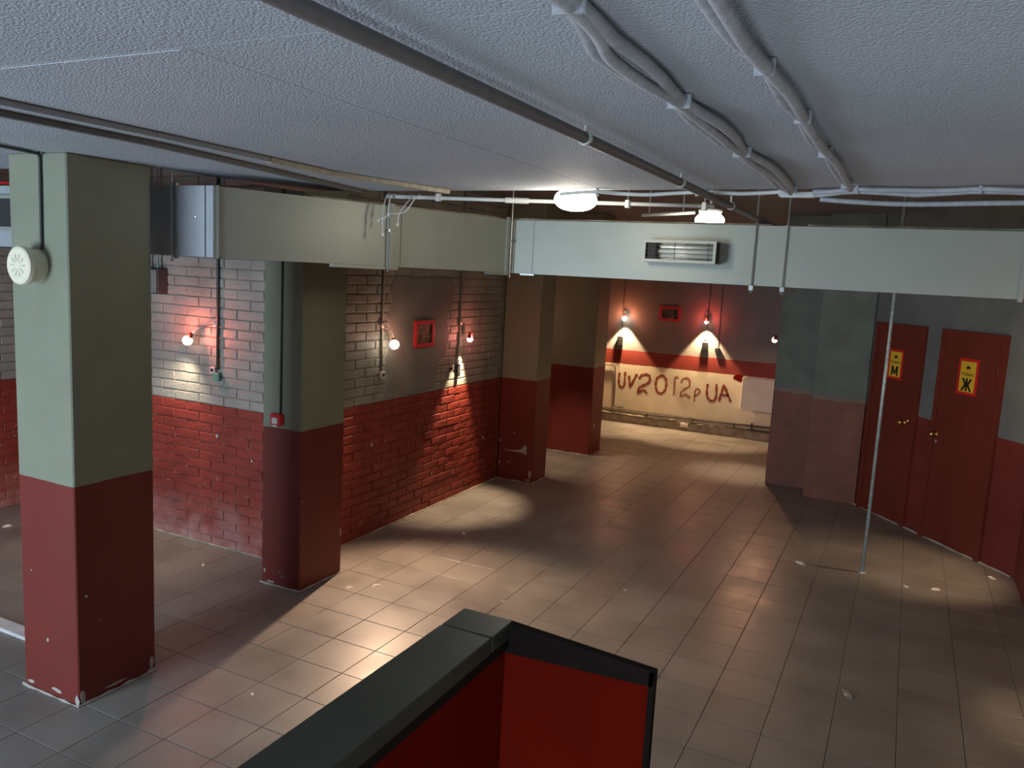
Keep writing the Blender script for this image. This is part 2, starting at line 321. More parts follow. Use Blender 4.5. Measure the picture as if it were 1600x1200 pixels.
for v, f in TV:
    me = bpy.data.meshes.new('floor_tile'); me.from_pydata(v, [], f); me.materials.append(M['tile']); TM.append(me)
solid = [(-3.80,-3.39,2.35,2.79), (-3.83,-3.455,3.98,4.42)]
cells = []
for i in range(-13, 14):
    for j in range(-16, 33):
        x = TX0 + (i+0.5)*T; y = TY0 + (j+0.5)*T
        if x < -6.8 or x > 1.05 or y < -2.1 or y > 11.8: continue
        if x < -4.1 and 4.45 < y < 7.6: continue
        if x < -4.75 and y > 4.45: continue
        if x > -1.1 and y > 9.3: continue
        if any(a-0.0 < x-T/2 and x+T/2 < b and c < y-T/2 and y+T/2 < d for a,b,c,d in solid): continue
        cells.append((x, y))
vis = []
for c in cells:
    z = seen((c[0], c[1], 0))
    if z and not (-1.2 < c[0] < -0.2 and c[1] < 2.2): vis.append((z, c))
vis.sort(); single = {c for _, c in vis[:300]}
rest = MB()
for k, c in enumerate(cells):
    q = random.randrange(5); ang = random.choice((0, 1, 2, 3))*math.pi/2
    if c in single:
        o = bpy.data.objects.new('floor_tile', TM[q]); C.objects.link(o); o.parent = floor
        o.location = (c[0], c[1], random.uniform(-0.0006, 0.0)); o.rotation_euler = (random.gauss(0, 0.0012), random.gauss(0, 0.0012), ang)
    else:
        v, f = TV[q]; rest.add([(x+c[0], y+c[1], z) for x, y, z in v], f)
ro = rest.build('distant_floor_tiles', 'tile', floor); ro['kind'] = 'stuff'

# ------------------------------------------------------------------ setting: ceiling
# lower slab in three stippled boards with joints between them, stepping up beyond its far edge
ceil = struct(MB().prism([(-6.8,-2.15),(1.1,-2.15),(1.1,3.66),(-2.3,3.83),(-3.40,3.86),(-3.40,2.80),(-6.8,2.80)], 2.63, 2.70).build('ceiling', 'upper'), 'low stippled blue grey ceiling slab', 'ceiling')
g = 0.0013
def slab(pts): return fix(MB().prism(pts, 2.611, 2.63).build('ceiling_panel', 'ceiling', ceil))
slab([(-6.8,-2.15),(1.1,-2.15),(1.1,1.235-g),(-6.8,1.235-g)])
slab([(-6.8,1.235+g),(-1.40-g,1.235+g),(-1.40-g,3.785),(-2.3,3.83),(-3.40,3.86),(-3.40,2.80),(-6.8,2.80)])
slab([(-1.40+g,1.235+g),(1.1,1.235+g),(1.1,3.66),(-1.40+g,3.785)])
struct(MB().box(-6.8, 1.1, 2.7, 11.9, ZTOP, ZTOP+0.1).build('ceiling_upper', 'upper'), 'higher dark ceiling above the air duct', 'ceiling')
ridge = MB().tube([(-6.5,1.247,2.6112),(-1.42,1.247,2.6112)], 0.0022, 6).build('seam_ridge', 'ceiling', ceil)

# ------------------------------------------------------------------ setting: walls
def brick_mesh(L_, H_, seed):
    rnd = random.Random(seed); hl, hh = L_/2, H_/2; e = lambda s: rnd.uniform(-s, s)
    q = [(-hl,-hh),(hl,-hh),(hl,hh),(-hl,hh)]; q = [(x+e(0.003), z+e(0.002)) for x, z in q]
    c = 0.004
    v = [(x,0.012,z) for x,z in q] + [(x,-0.004,z) for x,z in q] + [(x-math.copysign(c,x), -0.0075+e(0.002), z-math.copysign(c,z)) for x,z in q]
    return v, [(8,9,10,11)] + [(i,(i+1)%4,4+(i+1)%4,4+i) for i in range(4)] + [(4+i,4+(i+1)%4,8+(i+1)%4,8+i) for i in range(4)]
COURSE, PITCH_B = 0.0728, 0.256
BL = {}
for kind, L_ in (('full', 0.2475), ('half', 0.1195)):
    BL[kind] = []
    for k in range(6):
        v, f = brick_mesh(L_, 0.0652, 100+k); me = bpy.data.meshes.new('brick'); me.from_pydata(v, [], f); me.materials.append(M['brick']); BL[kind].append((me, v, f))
def brick_face(wall, a, b, ztop, limit=300, skip=None):
    """bricks on the face running from plan point a to b; the room lies to the right of a->b"""
    a = Vector((*a, 0)); b = Vector((*b, 0)); d = (b-a); L_ = d.length; d.normalize(); ang = math.atan2(d.y, d.x)
    lst = []
    for r in range(int(ztop/COURSE)):
        z = (r+0.5)*COURSE; u = 0.0
        if r % 2: lst.append(('half', 0.064, z)); u = 0.128
        while u + 0.06 < L_:
            if u + PITCH_B <= L_+0.01: lst.append(('full', u+PITCH_B/2, z)); u += PITCH_B
            elif u + 0.128 <= L_+0.02: lst.append(('half', u+0.064, z)); u += 0.128
            else: break
    sc = []
    for it in lst:
        p = a + d*it[1]; s_ = seen((p.x, p.y, it[2]))
        sc.append(((s_ if s_ and it[2] < 2.22 and not (skip and skip(it[1], it[2])) else 99), it))
    sc.sort(key=lambda t: t[0]); one = {it for s_, it in sc[:limit] if s_ < 99}
    R = MB()
    for it in lst:
        me, v, f = random.choice(BL[it[0]]); p = a + d*it[1]
        mtx = Matrix.Translation((p.x, p.y, it[2])) @ Matrix.Rotation(ang + random.gauss(0, 0.004), 4, 'Z') @ Matrix.Translation((0, random.uniform(-0.0025, 0.002), 0)) @ Matrix.Rotation(random.gauss(0, 0.006), 4, 'Y')
        if it in one:
            o = bpy.data.objects.new('brick', me); C.objects.link(o); o.parent = wall; o.matrix_parent_inverse = wall.matrix_world.inverted(); o.matrix_world = mtx
        else: R.add([mtx @ Vector(q) for q in v], f)
    if R.v: ro = R.build('remaining_bricks', 'brick', wall); ro['kind'] = 'stuff'
WA = 4.320; WBX = -3.790
wallA = struct(MB().box(-6.67, WBX, WA, WA+0.14, 0, ZTOP).build('wall_left_alcove', 'mortar'), 'painted brick wall behind the nearest column, pale above dark red', 'wall')
wallB = struct(MB().box(WBX-0.14, WBX, WA+0.14, 7.47, 0, ZTOP).build('wall_left_brick', 'mortar'), 'painted brick wall between second and third column, with red framed picture', 'wall')
wallC = struct(MB().box(-6.81, -6.67, -2.15, WA+0.14, 0, ZTOP).build('wall_left_outer', 'mortar'), 'outer brick wall at far left edge beyond the nearest column', 'wall')
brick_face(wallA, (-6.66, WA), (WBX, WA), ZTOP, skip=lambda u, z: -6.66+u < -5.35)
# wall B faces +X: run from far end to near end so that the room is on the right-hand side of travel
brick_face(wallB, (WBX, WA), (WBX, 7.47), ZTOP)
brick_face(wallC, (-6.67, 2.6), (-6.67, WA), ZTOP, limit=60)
# skim of plaster over the middle of the upper brickwork on wall B
pl = []
rp = random.Random(3)
ring = [(5.33,1.10),(5.60,1.10),(5.9,1.10),(6.12,1.10),(6.16,1.22),(6.2,1.34),(6.32,1.42),(6.36,1.6),(6.30,1.75),(6.42,1.9),(6.40,2.05),(6.35,2.13),(5.8,2.12),(5.45,2.13),(5.36,2.02),(5.42,1.9),(5.35,1.78),(5.40,1.6),(5.33,1.45),(5.37,1.3)]
pv = [(0, y+rp.uniform(-.015,.015), z) for y, z in ring]
n = len(pv); cx = sum(p[1] for p in pv)/n; cz = sum(p[2] for p in pv)/n
inn = [(0, cx+(y-cx)*0.96, cz+(z-cz)*0.96) for _, y, z in pv]
fix(MB().add([(WBX+0.004,y,z) for _,y,z in pv]+[(WBX+0.0145,y,z) for _,y,z in inn], [tuple(range(n,2*n)), tuple(range(n-1,-1,-1))]+[(i,(i+1)%n,n+(i+1)%n,n+i) for i in range(n)]).build('plaster_patch', 'plaster', wallB))

struct(MB().box(-4.85, -4.60, 7.83, 11.655, 0, ZTOP).build('wall_left_far', 'plain'), 'left wall of the far room behind the columns', 'wall')
struct(MB().box(-4.60, WBX-0.005, 7.47, 7.83, 0, ZTOP).build('wall_left_stub', 'plain'), 'wall stub behind the third column', 'wall')
wfar = struct(MB().box(-4.85, -1.0, 11.655, 11.8, 0, ZTOP).build('wall_far', 'far'), 'far end wall, grey over a red stripe over cream with red graffiti', 'wall')
struct(MB().box(-1.257, -1.0, 9.15, 11.655, 0, ZTOP).build('wall_corridor_right', 'niche'), 'right side wall of the far room beside the corner lamp', 'wall')
struct(MB().prism([(-1.0,9.15),(-1.0,9.3),(-0.2,9.3),(-0.2,8.83),(-0.306,8.83),(-0.306,8.80),(-0.815,8.80),(-0.815,9.15)], 0, ZTOP).build('wall_niche', 'niche'), 'stepped wall with faded red dado left of the two doors', 'wall')
DA, DB = Vector((-0.306, 8.83, 0)), Vector((0.957, 7.245, 0)); DD = (DB-DA).normalized(); DN = Vector((DD.y, -DD.x, 0))  # DN points into the room
if DN.y > 0: DN = -DN
DM = Matrix(((DD.x, -DN.x, 0, DA.x), (DD.y, -DN.y, 0, DA.y), (0, 0, 1, 0), (0, 0, 0, 1)))   # local x along the wall, -y into the room
DL = (DB-DA).length
struct(MB().box(0, DL, 0, 0.16, 0, ZTOP).xf(DM).build('wall_doors', 'doorwall'), 'slanted wall holding the two red doors', 'wall')
struct(MB().box(0.957, 1.1, -2.15, 7.35, 0, ZTOP).build('wall_right', 'plain'), 'right hand wall, red below and grey above', 'wall')
rear = struct(MB().box(-6.67, -4.95, -2.15, -2.0, 0, 2.61).box(-3.35, 0.957, -2.15, -2.0, 0, 2.61).box(-4.95, -3.35, -2.15, -2.0, 2.1, 2.61).build('wall_rear', 'plain'), 'entrance wall behind the viewer with an open doorway', 'wall')
# skirting dirt line / rough mortar fillets at wall feet
def fillet(name, a, b, side, label, m='concrete', r=0.012, n=26):
    a = Vector((*a, 0.004)); b = Vector((*b, 0.004)); rnd = random.Random(hash(name) % 97)
    pts = [a.lerp(b, i/n) + Vector((rnd.uniform(-.003,.003), rnd.uniform(-.003,.003), 0)) for i in range(n+1)]
    o = MB().tube(pts, [r*rnd.uniform(0.5, 1.15) for _ in pts], 6).build(name, m); return struct(o, label, 'trim')
fillet('trim_1', (-6.6, WA-0.012), (-3.84, WA-0.012), 0, 'rough mortar line at the foot of the alcove brick wall')
fillet('trim_2', (WBX+0.012, 4.43), (WBX+0.012, 7.46), 0, 'rough mortar line at the foot of the long brick wall')
q0 = DM @ Vector((0.02,-0.014,0)); q1 = DM @ Vector((DL-0.02,-0.014,0))
fillet('trim_3', (q0.x,q0.y), (q1.x,q1.y), 0, 'pale broken mortar line under the two doors', m='chip')

# ------------------------------------------------------------------ columns
def blob(cx, cy, rx, ry, seed, n=9):
    r = random.Random(seed); return [(cx+rx*r.uniform(.5,1)*math.cos(2*math.pi*k/n), cy+ry*r.uniform(.5,1)*math.sin(2*math.pi*k/n)) for k in range(n)]
def chip(parent, plane, pos, poly, thick=0.0025):
    """a flake of bare plaster: polygon in (along, z) on a face at pos; plane 'y' faces -Y, 'x' faces +X"""
    n = len(poly)
    if plane == 'y': v = [(u, pos+0.001, z) for u, z in poly] + [(u, pos-thick, z) for u, z in poly]
    else: v = [(pos-0.001, u, z) for u, z in poly] + [(pos+thick, u, z) for u, z in poly]
    fix(MB().add(v, [tuple(range(n)), tuple(range(n,2*n))]+[(i,(i+1)%n,n+(i+1)%n,n+i) for i in range(n)]).build('paint_chip', 'chip', parent))
def column(x0, x1, y0, y1, z1, label, seed):
    o = root('column', label, 'column', ((x0+x1)/2, (y0+y1)/2, 0), 'square painted columns along the left side')
    MB().bbox(x0, x1, y0, y1, 0.0, z1, 0.006).build('shaft', 'column', o)
    rnd = random.Random(seed); f = MB()
    pts = [(x0-.006,y1,.004),(x0-.006,y0-.006,.004),(x1+.006,y0-.006,.004),(x1+.006,y1,.004)]; fine = []
    for a, b in zip(pts, pts[1:]):
        for k in range(8): fine.append(Vector(a).lerp(Vector(b), k/8)+Vector((rnd.uniform(-.003,.003), rnd.uniform(-.003,.003), 0)))
    fine.append(Vector(pts[-1]))
    f.tube(fine, [rnd.choice((.002,.004,.006,.009)) for _ in fine], 6).build('mortar_foot', 'chip', o)
    return o
c1 = column(-3.80, -3.39, 2.35, 2.79, 2.611, 'nearest square column, green grey over red, carrying the round ivory speaker', 1)
c2 = column(-3.785, -3.455, 3.98, 4.42, ZTOP, 'second square column, with the small red call point on its face', 2)
c3 = column(-3.785, -3.375, 7.47, 7.83, ZTOP, 'third column at the far end of brick wall, with chipped plaster', 3)
c4 = column(-3.945, -3.365, 9.12, 9.52, ZTOP, 'farthest column, dark, left of the graffiti wall', 4)
for cx, cz, rx, rz, sd in [(-3.61,.286,.012,.012,1),(-3.40,.03,.018,.035,2),(-3.72,.62,.006,.006,3),(-3.55,.04,.05,.012,4),(-3.75,.03,.03,.012,5)]: chip(c1, 'y', 2.35, blob(cx, cz, rx, rz, sd))
for cy, cz, rx, rz, sd in [(2.40,.544,.010,.010,6),(2.37,.04,.02,.05,7),(2.765,.05,.018,.05,8),(2.55,.03,.09,.008,9),(2.76,.012,.03,.012,10)]: chip(c1, 'x', -3.39, blob(cy, cz, rx, rz, sd))
for cx, cz, rx, rz, sd in [(-3.755,.09,.012,.02,11),(-3.62,.10,.008,.006,12),(-3.60,.075,.008,.008,13),(-3.70,.02,.05,.010,14)]: chip(c2, 'y', 3.98, blob(cx, cz, rx, rz, sd))
for cy, cz, rx, rz, sd in [(4.405,.30,.008,.05,15),(4.0,.62,.006,.006,16),(4.02,.3,.005,.005,17)]: chip(c2, 'x', -3.455, blob(cy, cz, rx, rz, sd))
chip(c3, 'y', 7.47, [(-3.70,.335),(-3.66,.325),(-3.60,.33),(-3.52,.345),(-3.47,.40),(-3.45,.395),(-3.445,.30),(-3.50,.318),(-3.60,.315),(-3.69,.32)])
for cx, cz, rx, rz, sd in [(-3.65,.192,.016,.014,21),(-3.395,.10,.018,.06,22),(-3.43,.03,.05,.010,23),(-3.76,.42,.012,.02,24),(-3.76,.18,.015,.02,25),(-3.60,.52,.006,.014,26)]: chip(c3, 'y', 7.47, blob(cx, cz, rx, rz, sd))
for cy, cz, rx, rz, sd in [(9.25,.36,.03,.035,27),(9.4,.7,.012,.02,28)]: chip(c4, 'x', -3.365, blob(cy, cz, rx, rz, sd))
for y, z, r1, r2, sd in [(4.62,.43,.03,.02,31),(5.2,.75,.02,.03,32),(7.1,.5,.03,.02,33)]: chip(wallB, 'x', WBX+.009, blob(y, z, r1, r2, sd))
for x, z, r1, r2, sd in [(-4.55,.86,.018,.02,34),(-4.2,.72,.012,.012,35)]: chip(wallA, 'y', WA-.009, blob(x, z, r1, r2, sd))

# ------------------------------------------------------------------ parapet in the foreground
par = root('stair_parapet', 'dark red stair parapet with black edging and dark green plank top in the foreground', 'parapet', (-0.6, 0.9, 0))
PX0, PX1, PY = -0.867, -0.736, 1.577
MB().box(PX0+.012, PX1-.012, -1.98, PY-.002, 0, 1.36).build('side_panel', 'redpanel', par)  # unseen rear stretch lengthened to keep the added fill off the columns
MB().bbox(PX0, PX1, -1.98, 1.470, 1.362, 1.398, 0.003).build('top_plank', 'plank', par)
MB().bbox(PX0, PX1, 1.4735, PY, 1.362, 1.3975, 0.003).build('top_plank', 'plank', par)
MB().box(PX1-.012, PX1, -1.98, PY-.02, 1.339, 1.362).build('side_fascia', 'fascia', par)
fb = [(PX1-.010,1.397),(-0.395,1.375),(-0.399,1.342),(PX1-.010,1.327)]
fix(MB().add([(x,PY-.022,z) for x,z in fb]+[(x,PY,z) for x,z in fb], [(0,1,2,3),(4,5,6,7),(0,1,5,4),(1,2,6,5),(2,3,7,6),(3,0,4,7)]).build('end_fascia', 'fascia', par))
MB().box(PX1-.0115, -0.405, PY-.0135, PY-.002, 0, 1.345).build('end_panel', 'redpanel', par)
MB().box(-0.407, -0.395, PY-.022, PY, 0, 1.374).build('edge_post', 'fascia', par)

# ------------------------------------------------------------------ air duct
duct = root('air_duct', 'grey sheet metal air duct bending around the columns and across the room', 'duct', (-2.4, 4.9, 2.185))
DZ0, DZ1 = 2.185, 2.535
P = [Vector((-6.62,2.93)), Vector((-3.131,2.94)), Vector((-2.43,4.86)), Vector((0.945,4.96))]
Q = [Vector((-6.62,3.35)), Vector((-3.426,3.355)), Vector((-2.723,5.28)), Vector((0.945,5.38))]
def dsec(i, t0, t1, m):
    a, b = P[i].lerp(P[i+1], t0), P[i].lerp(P[i+1], t1); c, d = Q[i].lerp(Q[i+1], t1), Q[i].lerp(Q[i+1], t0)
    return fix(MB().prism([tuple(a),tuple(b),tuple(c),tuple(d)], DZ0, DZ1).build('duct_section', m, duct))
tv = (3.489-0.252)/3.489
VX0, VX1 = -5.35, -4.33
ta, tb = (6.62+VX0)/3.489, (6.62+VX1)/3.489
dsec(0, 0, tv, 'galv'); dsec(0, tv, 1, 'galv'); dsec(1, 0, 0.52, 'duct'); dsec(1, 0.52, 1, 'duct'); dsec(2, 0, 0.044, 'duct'); dsec(2, 0.044, 0.517, 'duct'); dsec(2, 0.517, 0.87, 'duct'); dsec(2, 0.87, 1, 'duct')
def flange(i, t, wd=0.018, m='duct', out=0.012, drop=0.014):
    p = P[i].lerp(P[i+1], t); d = (P[i+1]-P[i]).normalized(); nn = Vector((d.y, -d.x)); hw = wd/2
    fr = MB()
    a = p-d*hw; b = p+d*hw
    fr.prism([tuple(a-nn*.004),tuple(b-nn*.004),tuple(b+nn*out),tuple(a+nn*out)], DZ0-drop, DZ1+drop)
    return fix(fr.build('duct_flange', m, duct))
flange(0, tv, 0.02, 'rod'); flange(0, 0.985, 0.006, 'ductdark', 0.002, 0.0); flange(1, 0.012, 0.010, 'duct', 0.006, 0.004); flange(1, 0.52, 0.022); flange(1, 0.555, 0.006, 'duct', 0.006, .002)
flange(1, 0.975, 0.02); flange(2, 0.044, 0.008, 'duct', 0.005, .003); flange(2, 0.87, 0.022, 'duct'); flange(2, 0.515, 0.010, 'duct', .006, .004)
# bottom rails and angle brackets under the duct
def under(i, t0, t1, m='duct', wd=0.02, z=0.02):
    a, b = P[i].lerp(P[i+1], t0), P[i].lerp(P[i+1], t1); d = (b-a).normalized(); nn = Vector((d.y,-d.x))
    fix(MB().prism([tuple(a+nn*.006),tuple(b+nn*.006),tuple(b-nn*wd),tuple(a-nn*wd)], DZ0-z, DZ0-0.0005).build('duct_rail', m, duct))
under(1, 0.33, 0.545, 'duct', .03, .018); under(1, 0.90, 0.985, 'rod', .04, .016); under(2, .02, .05, 'rod', .02, .010)
for t in (0.466, 0.518, 0.885):   # threaded hangers on the front face with cross bars below
    p = P[2].lerp(P[2+1], t)
    hr = MB().tube([(p.x, p.y-.012, DZ0-.045),(p.x, p.y-.012, ZTOP)], 0.0045, 6).build('hanger_rod', 'rod', duct)
    MB().box(p.x-.012, p.x+.012, p.y-.022, p.y+.44, DZ0-.028, DZ0-.001).build('hanger_bar', 'rod', duct)
    MB().lathe([(.012,0),(.012,.006)], (p.x, p.y-.012, DZ0-.04), (0,0,1), 6).build('hanger_nut', 'steel', hr)
for i, t in ((0, tv-.004), (1, .505), (1, .985)):
    p = P[i].lerp(P[i+1], t); d = (P[i+1]-P[i]).normalized(); nn = Vector((d.y,-d.x)); p = p+nn*.018
    hr = MB().tube([(p.x, p.y, DZ0-.03),(p.x, p.y, 2.605 if i == 0 or t < .9 else ZTOP)], 0.004, 6).build('hanger_rod', 'rod', duct)
    MB().lathe([(.010,0),(.010,.008)], (p.x, p.y, DZ0-.028), (0,0,1), 6).build('hanger_nut', 'steel', hr)
    if i == 1: MB().lathe([(.010,0),(.010,.016)], (p.x, p.y, DZ0+.2), (0,0,1), 8).build('turnbuckle', 'steel', hr)
# outlet in the leftmost section, seen left of the nearest column
MB().box(VX0, VX1, 2.915, 2.9295, DZ0+.115, DZ0+.275).build('outlet_mouth', 'ductdark', duct)
fr = MB(); y0, y1 = 2.905, 2.931
fr.box(VX0-.02, VX1+.02, y0, y1, DZ0+.275, DZ0+.295); fr.box(VX0-.02, VX1+.02, y0, y1, DZ0+.095, DZ0+.115); fr.box(VX0-.02, VX0, y0, y1, DZ0+.115, DZ0+.275); fr.box(VX1, VX1+.02, y0, y1, DZ0+.115, DZ0+.275)
fr.build('outlet_frame', 'duct', duct)
for bx, bz in ((0.80,.25),(0.80,.12),(-3.25,.2)):
    yy = 4.955 if bx > 0 else 2.94
    MB().lathe([(.008,0),(.007,.006),(.002,.008)], (bx, yy, DZ0+bz), (0,-1,0), 8).build('bolt', 'steel', duct)

# heater on the duct face
hz = root('infrared_heater', 'box shaped infrared heater with mirror reflector and wire guard on the duct', 'heater', (-1.29, 4.885, 2.30))
hy = 4.8865; hx0, hx1, hz0, hz1, dp = -1.50, -1.055, 2.297, 2.430, 0.105
hb = MB()
hb.box(hx0, hx1, hy-.010, hy, hz0, hz1)
hb.box(hx0, hx1, hy-dp, hy-.010, hz1-.006, hz1).box(hx0, hx1, hy-dp, hy-.010, hz0, hz0+.006).box(hx0, hx0+.006, hy-dp, hy-.010, hz0+.006, hz1-.006)
hb.build('housing', 'heaterbox', hz)
MB().box(hx1-.006, hx1, hy-dp, hy-.010, hz0+.006, hz1-.006).build('end_plate', 'ductdark', hz)
fb2 = MB(); fr_ = .018
fb2.box(hx0, hx1, hy-dp-.006, hy-dp, hz1-fr_, hz1).box(hx0, hx1, hy-dp-.006, hy-dp, hz0, hz0+fr_).box(hx0, hx0+fr_, hy-dp-.006, hy-dp, hz0+fr_, hz1-fr_).box(hx1-fr_, hx1, hy-dp-.006, hy-dp, hz0+fr_, hz1-fr_)
ff = fb2.build('front_frame', 'heaterbox', hz)
rv = []; rf = []; nseg = 12
for k in range(nseg+1):
    a = math.pi*k/nseg; rv += [(hx0+.075, hy-dp+.004+math.sin(a)*.06, (hz0+hz1)/2+math.cos(a)*.046), (hx1-.022, hy-dp+.004+math.sin(a)*.06, (hz0+hz1)/2+math.cos(a)*.046)]
for k in range(nseg): rf.append((2*k, 2*k+1, 2*k+3, 2*k+2))
MB().add(rv, rf).build('reflector', 'reflector', hz, smooth=True)
MB().box(hx0+.02, hx0+.075, hy-dp+.02, hy-.012, hz0+.02, hz1-.02).build('terminal_box', 'ductdark', hz)
MB().tube([(hx0+.07, hy-.05, (hz0+hz1)/2),(hx1-.03, hy-.05, (hz0+hz1)/2)], .007, 10).build('heating_tube', 'quartz', hz, smooth=True)
for k in range(4):
    z = hz0+.028+k*.025
    MB().tube([(hx0+.015, hy-dp-.008, z),(hx1-.015, hy-dp-.008, z)], .0016, 5).build('guard_wire', 'steel', ff)
for k in range(2):
    x = hx0+.2+k*.2
    MB().tube([(x, hy-dp-.010, hz0+.012),(x, hy-dp-.010, hz1-.012)], .002, 5).build('guard_wire', 'darkcond', ff)

# ------------------------------------------------------------------ ceiling pipes, cables
bp_ = root('ceiling_pipe', 'straight grey painted pipe running along the stippled ceiling to the duct', 'pipe', (-0.89, 2.2, 2.576))
MB().tube([(-0.905,-1.9,2.576),(-0.895,1.0,2.576),(-0.875,2.5,2.575),(-0.855,5.0,2.574),(-0.85,5.6,2.574)], 0.0165, 12).build('pipe_run', 'pipegrey', bp_, smooth=True)
for y, x in ((2.186,-.879),(4.15,-.862),(3.2,-.869),(0.9,-.895)):
    MB().tube([(x,y-.008,2.576),(x,y+.008,2.576)], 0.021, 12).build('pipe_clamp', 'pvc', bp_)
    MB().tube([(x,y,2.590),(x,y,2.6115 if y < 3.6 else 2.625)], 0.004, 6).build('clamp_stud', 'pvc', bp_)
def bundle(name, label, path, n, amp, clips, seed, r=0.0105, m='cable', wav=None):
    rnd = random.Random(seed); rt = root(name, label, 'cable', path[0]); fine = spline(path, 10); N = len(fine)
    for k in range(n):
        ph = rnd.uniform(0, 6.28); off = (k-(n-1)/2)
        pts = []
        for i, p in enumerate(fine):
            near = min(abs(p.y-c) if wav is None else abs(p.x-c) for c in clips); s = min(1, near/0.22)
            lat = off*(0.010 + amp*s) + 0.004*math.sin(i*.35+ph)
            dn = 0.010*s*(0.3+0.7*abs(math.sin(i*.12+ph)))
            pts.append(p + (Vector((lat, 0, -dn - (k % 2)*.008)) if wav is None else Vector((0, lat, -dn - (k % 2)*.008))))
        MB().tube(pts, r, 8).build('cable_strand', m, rt, smooth=True)
    for c in clips:
        p = min(fine, key=lambda q: abs((q.y if wav is None else q.x)-c))
        w_ = .004+.008*n
        if wav is None: MB().bbox(p.x-w_, p.x+w_, p.y-.004, p.y+.004, p.z-.019, 2.6108, .003).build('cable_clip', m, rt)
        else: MB().bbox(p.x-.006, p.x+.006, p.y-w_, p.y+w_, p.z-.019, 2.6108, .003).build('cable_clip', m, rt)
    return rt
zc = 2.596
bundle('cable_bundle', 'thick twin grey cable bundle looping between clips across the ceiling', [(-.50,-1.5,zc),(-.505,.3,zc),(-.511,1.172,zc),(-.530,1.45,zc),(-.525,1.83,zc),(-.513,2.13,zc),(-.519,2.6,zc),(-.501,2.98,zc),(-.510,3.655,zc)], 3, .016, (.35,1.19,1.85,2.58,3.62), 4, r=.0125)
bundle('cable_bundle', 'thinner grey cable bundle nearest the right wall on the ceiling', [(-.30,-1.5,zc),(-.30,.4,zc),(-.299,1.24,zc),(-.294,1.61,zc),(-.281,2.09,zc),(-.279,2.63,zc),(-.267,2.94,zc),(-.275,3.50,zc)], 2, .012, (.6,1.60,2.10,2.63,3.42), 9, r=.0125)
bundle('edge_cable', 'grey cables clipped along the far edge of the low ceiling at right', [(-.42,3.69,zc),(-.36,3.665,zc),(-.247,3.62,zc),(.0,3.63,zc),(.213,3.60,zc),(.45,3.60,zc),(.94,3.58,zc)], 2, .012, (-.247,.185,.6), 12, wav=True)
bundle('edge_cable', 'pale conduit clipped along the far edge of the low ceiling between lamp and cable bundles', [(-1.62,3.74,zc),(-1.42,3.73,zc),(-1.315,3.76,zc),(-1.1,3.75,zc),(-.89,3.72,zc),(-.70,3.72,zc),(-.541,3.71,zc)], 1, .01, (-1.42,-.93,-.56), 13, r=.009, m='pvc', wav=True)
tag(MB().tube(spline([(-.40,3.75,2.570),(-.30,3.75,2.562),(-.12,3.76,2.554),(.06,3.755,2.554),(.25,3.74,2.558),(.5,3.73,2.560),(.95,3.72,2.560)],8), .011, 8).build('sagging_cable', 'cable', smooth=True), 'sagging grey cable hanging just below the ceiling edge at right', 'cable')
# white conduit running past the first lamp
pv_ = root('white_conduit', 'straight white plastic conduit running behind the large ceiling lamp', 'conduit', (-1.9, 4.1, 2.59))
MB().tube([(-2.80,3.93,2.590),(-2.094,4.13,2.592),(-1.527,4.27,2.594),(-1.0,4.40,2.596)], .0115, 10).build('conduit_run', 'pvc', pv_, smooth=True)
MB().tube([(-2.12,4.122,2.592),(-1.99,4.158,2.592)], .0165, 10).build('conduit_coupler', 'pvc', pv_)
for x, y in ((-2.5,4.015),(-1.45,4.289),(-1.05,4.388)):
    MB().bbox(x-.012, x+.012, y-.018, y+.018, 2.572, 2.615, .003).build('conduit_clip', 'pvc', pv_); MB().tube([(x,y,2.61),(x,y,ZTOP)], .004, 6).build('drop_rod', 'rod', pv_)
# trunking pair at the left
t1 = root('trunking_strip', 'long dusty cream trunking strip fixed along the ceiling left of the grey pipe', 'trunking', (-2.46, 2.5, 2.6))
fix(MB().prism([(-2.450,-1.9),(-2.428,-1.9),(-2.420,2.0),(-2.442,2.6),(-2.470,2.6),(-2.446,2.0)], 2.590, 2.6085).build('trunking_channel', 'ceiling', t1))
fix(MB().prism([(-2.442,2.605),(-2.455,3.0),(-2.27,3.76),(-2.31,3.77),(-2.49,3.0),(-2.472,2.605)], 2.588, 2.6085).build('trunking_channel', 'trunk', t1))
t2 = root('trunking_strip', 'thin dark cable strip beside the cream trunking, nearer the columns', 'trunking', (-2.65, 2.5, 2.6))
fix(MB().prism([(-2.63,-1.9),(-2.605,-1.9),(-2.625,2.17),(-2.705,2.8),(-2.86,3.78),(-2.885,3.78),(-2.735,2.8),(-2.652,2.17)], 2.590, 2.6085).build('trunking_channel', 'pipegrey', t2))
# loose cable ends hanging by the duct joint
for k, (x, y, dx, l, lab) in enumerate([(-2.74,3.86,.02,.20,'pair of loose white wire ends hanging in front of the duct flange'),(-2.60,3.90,-.03,.14,'short loose white wire ends hanging right of the duct flange')]):
    rt = root('loose_wire', lab, 'wire', (x, y, 2.58), 'loose wires by the duct joint')
    for j in range(2):
        e = spline([(x+.05*j, y, 2.597),(x+.02+.03*j, y-.05, 2.57),(x+dx+.03*j, y-.075, 2.55-l*.4),(x+dx*1.4-.06*j*(k+1)*.5, y-.08, 2.57-l*(1 if j == 0 else .62))], 6)
        MB().tube(e, .0035, 6).build('wire_strand', 'pvc', rt, smooth=True)
        MB().lathe([(.004,0),(.007,.004),(.007,.016),(.003,.02)], e[-1]+Vector((0,0,-.018)), (0,0,1), 8).build('wire_cap', 'white', rt)
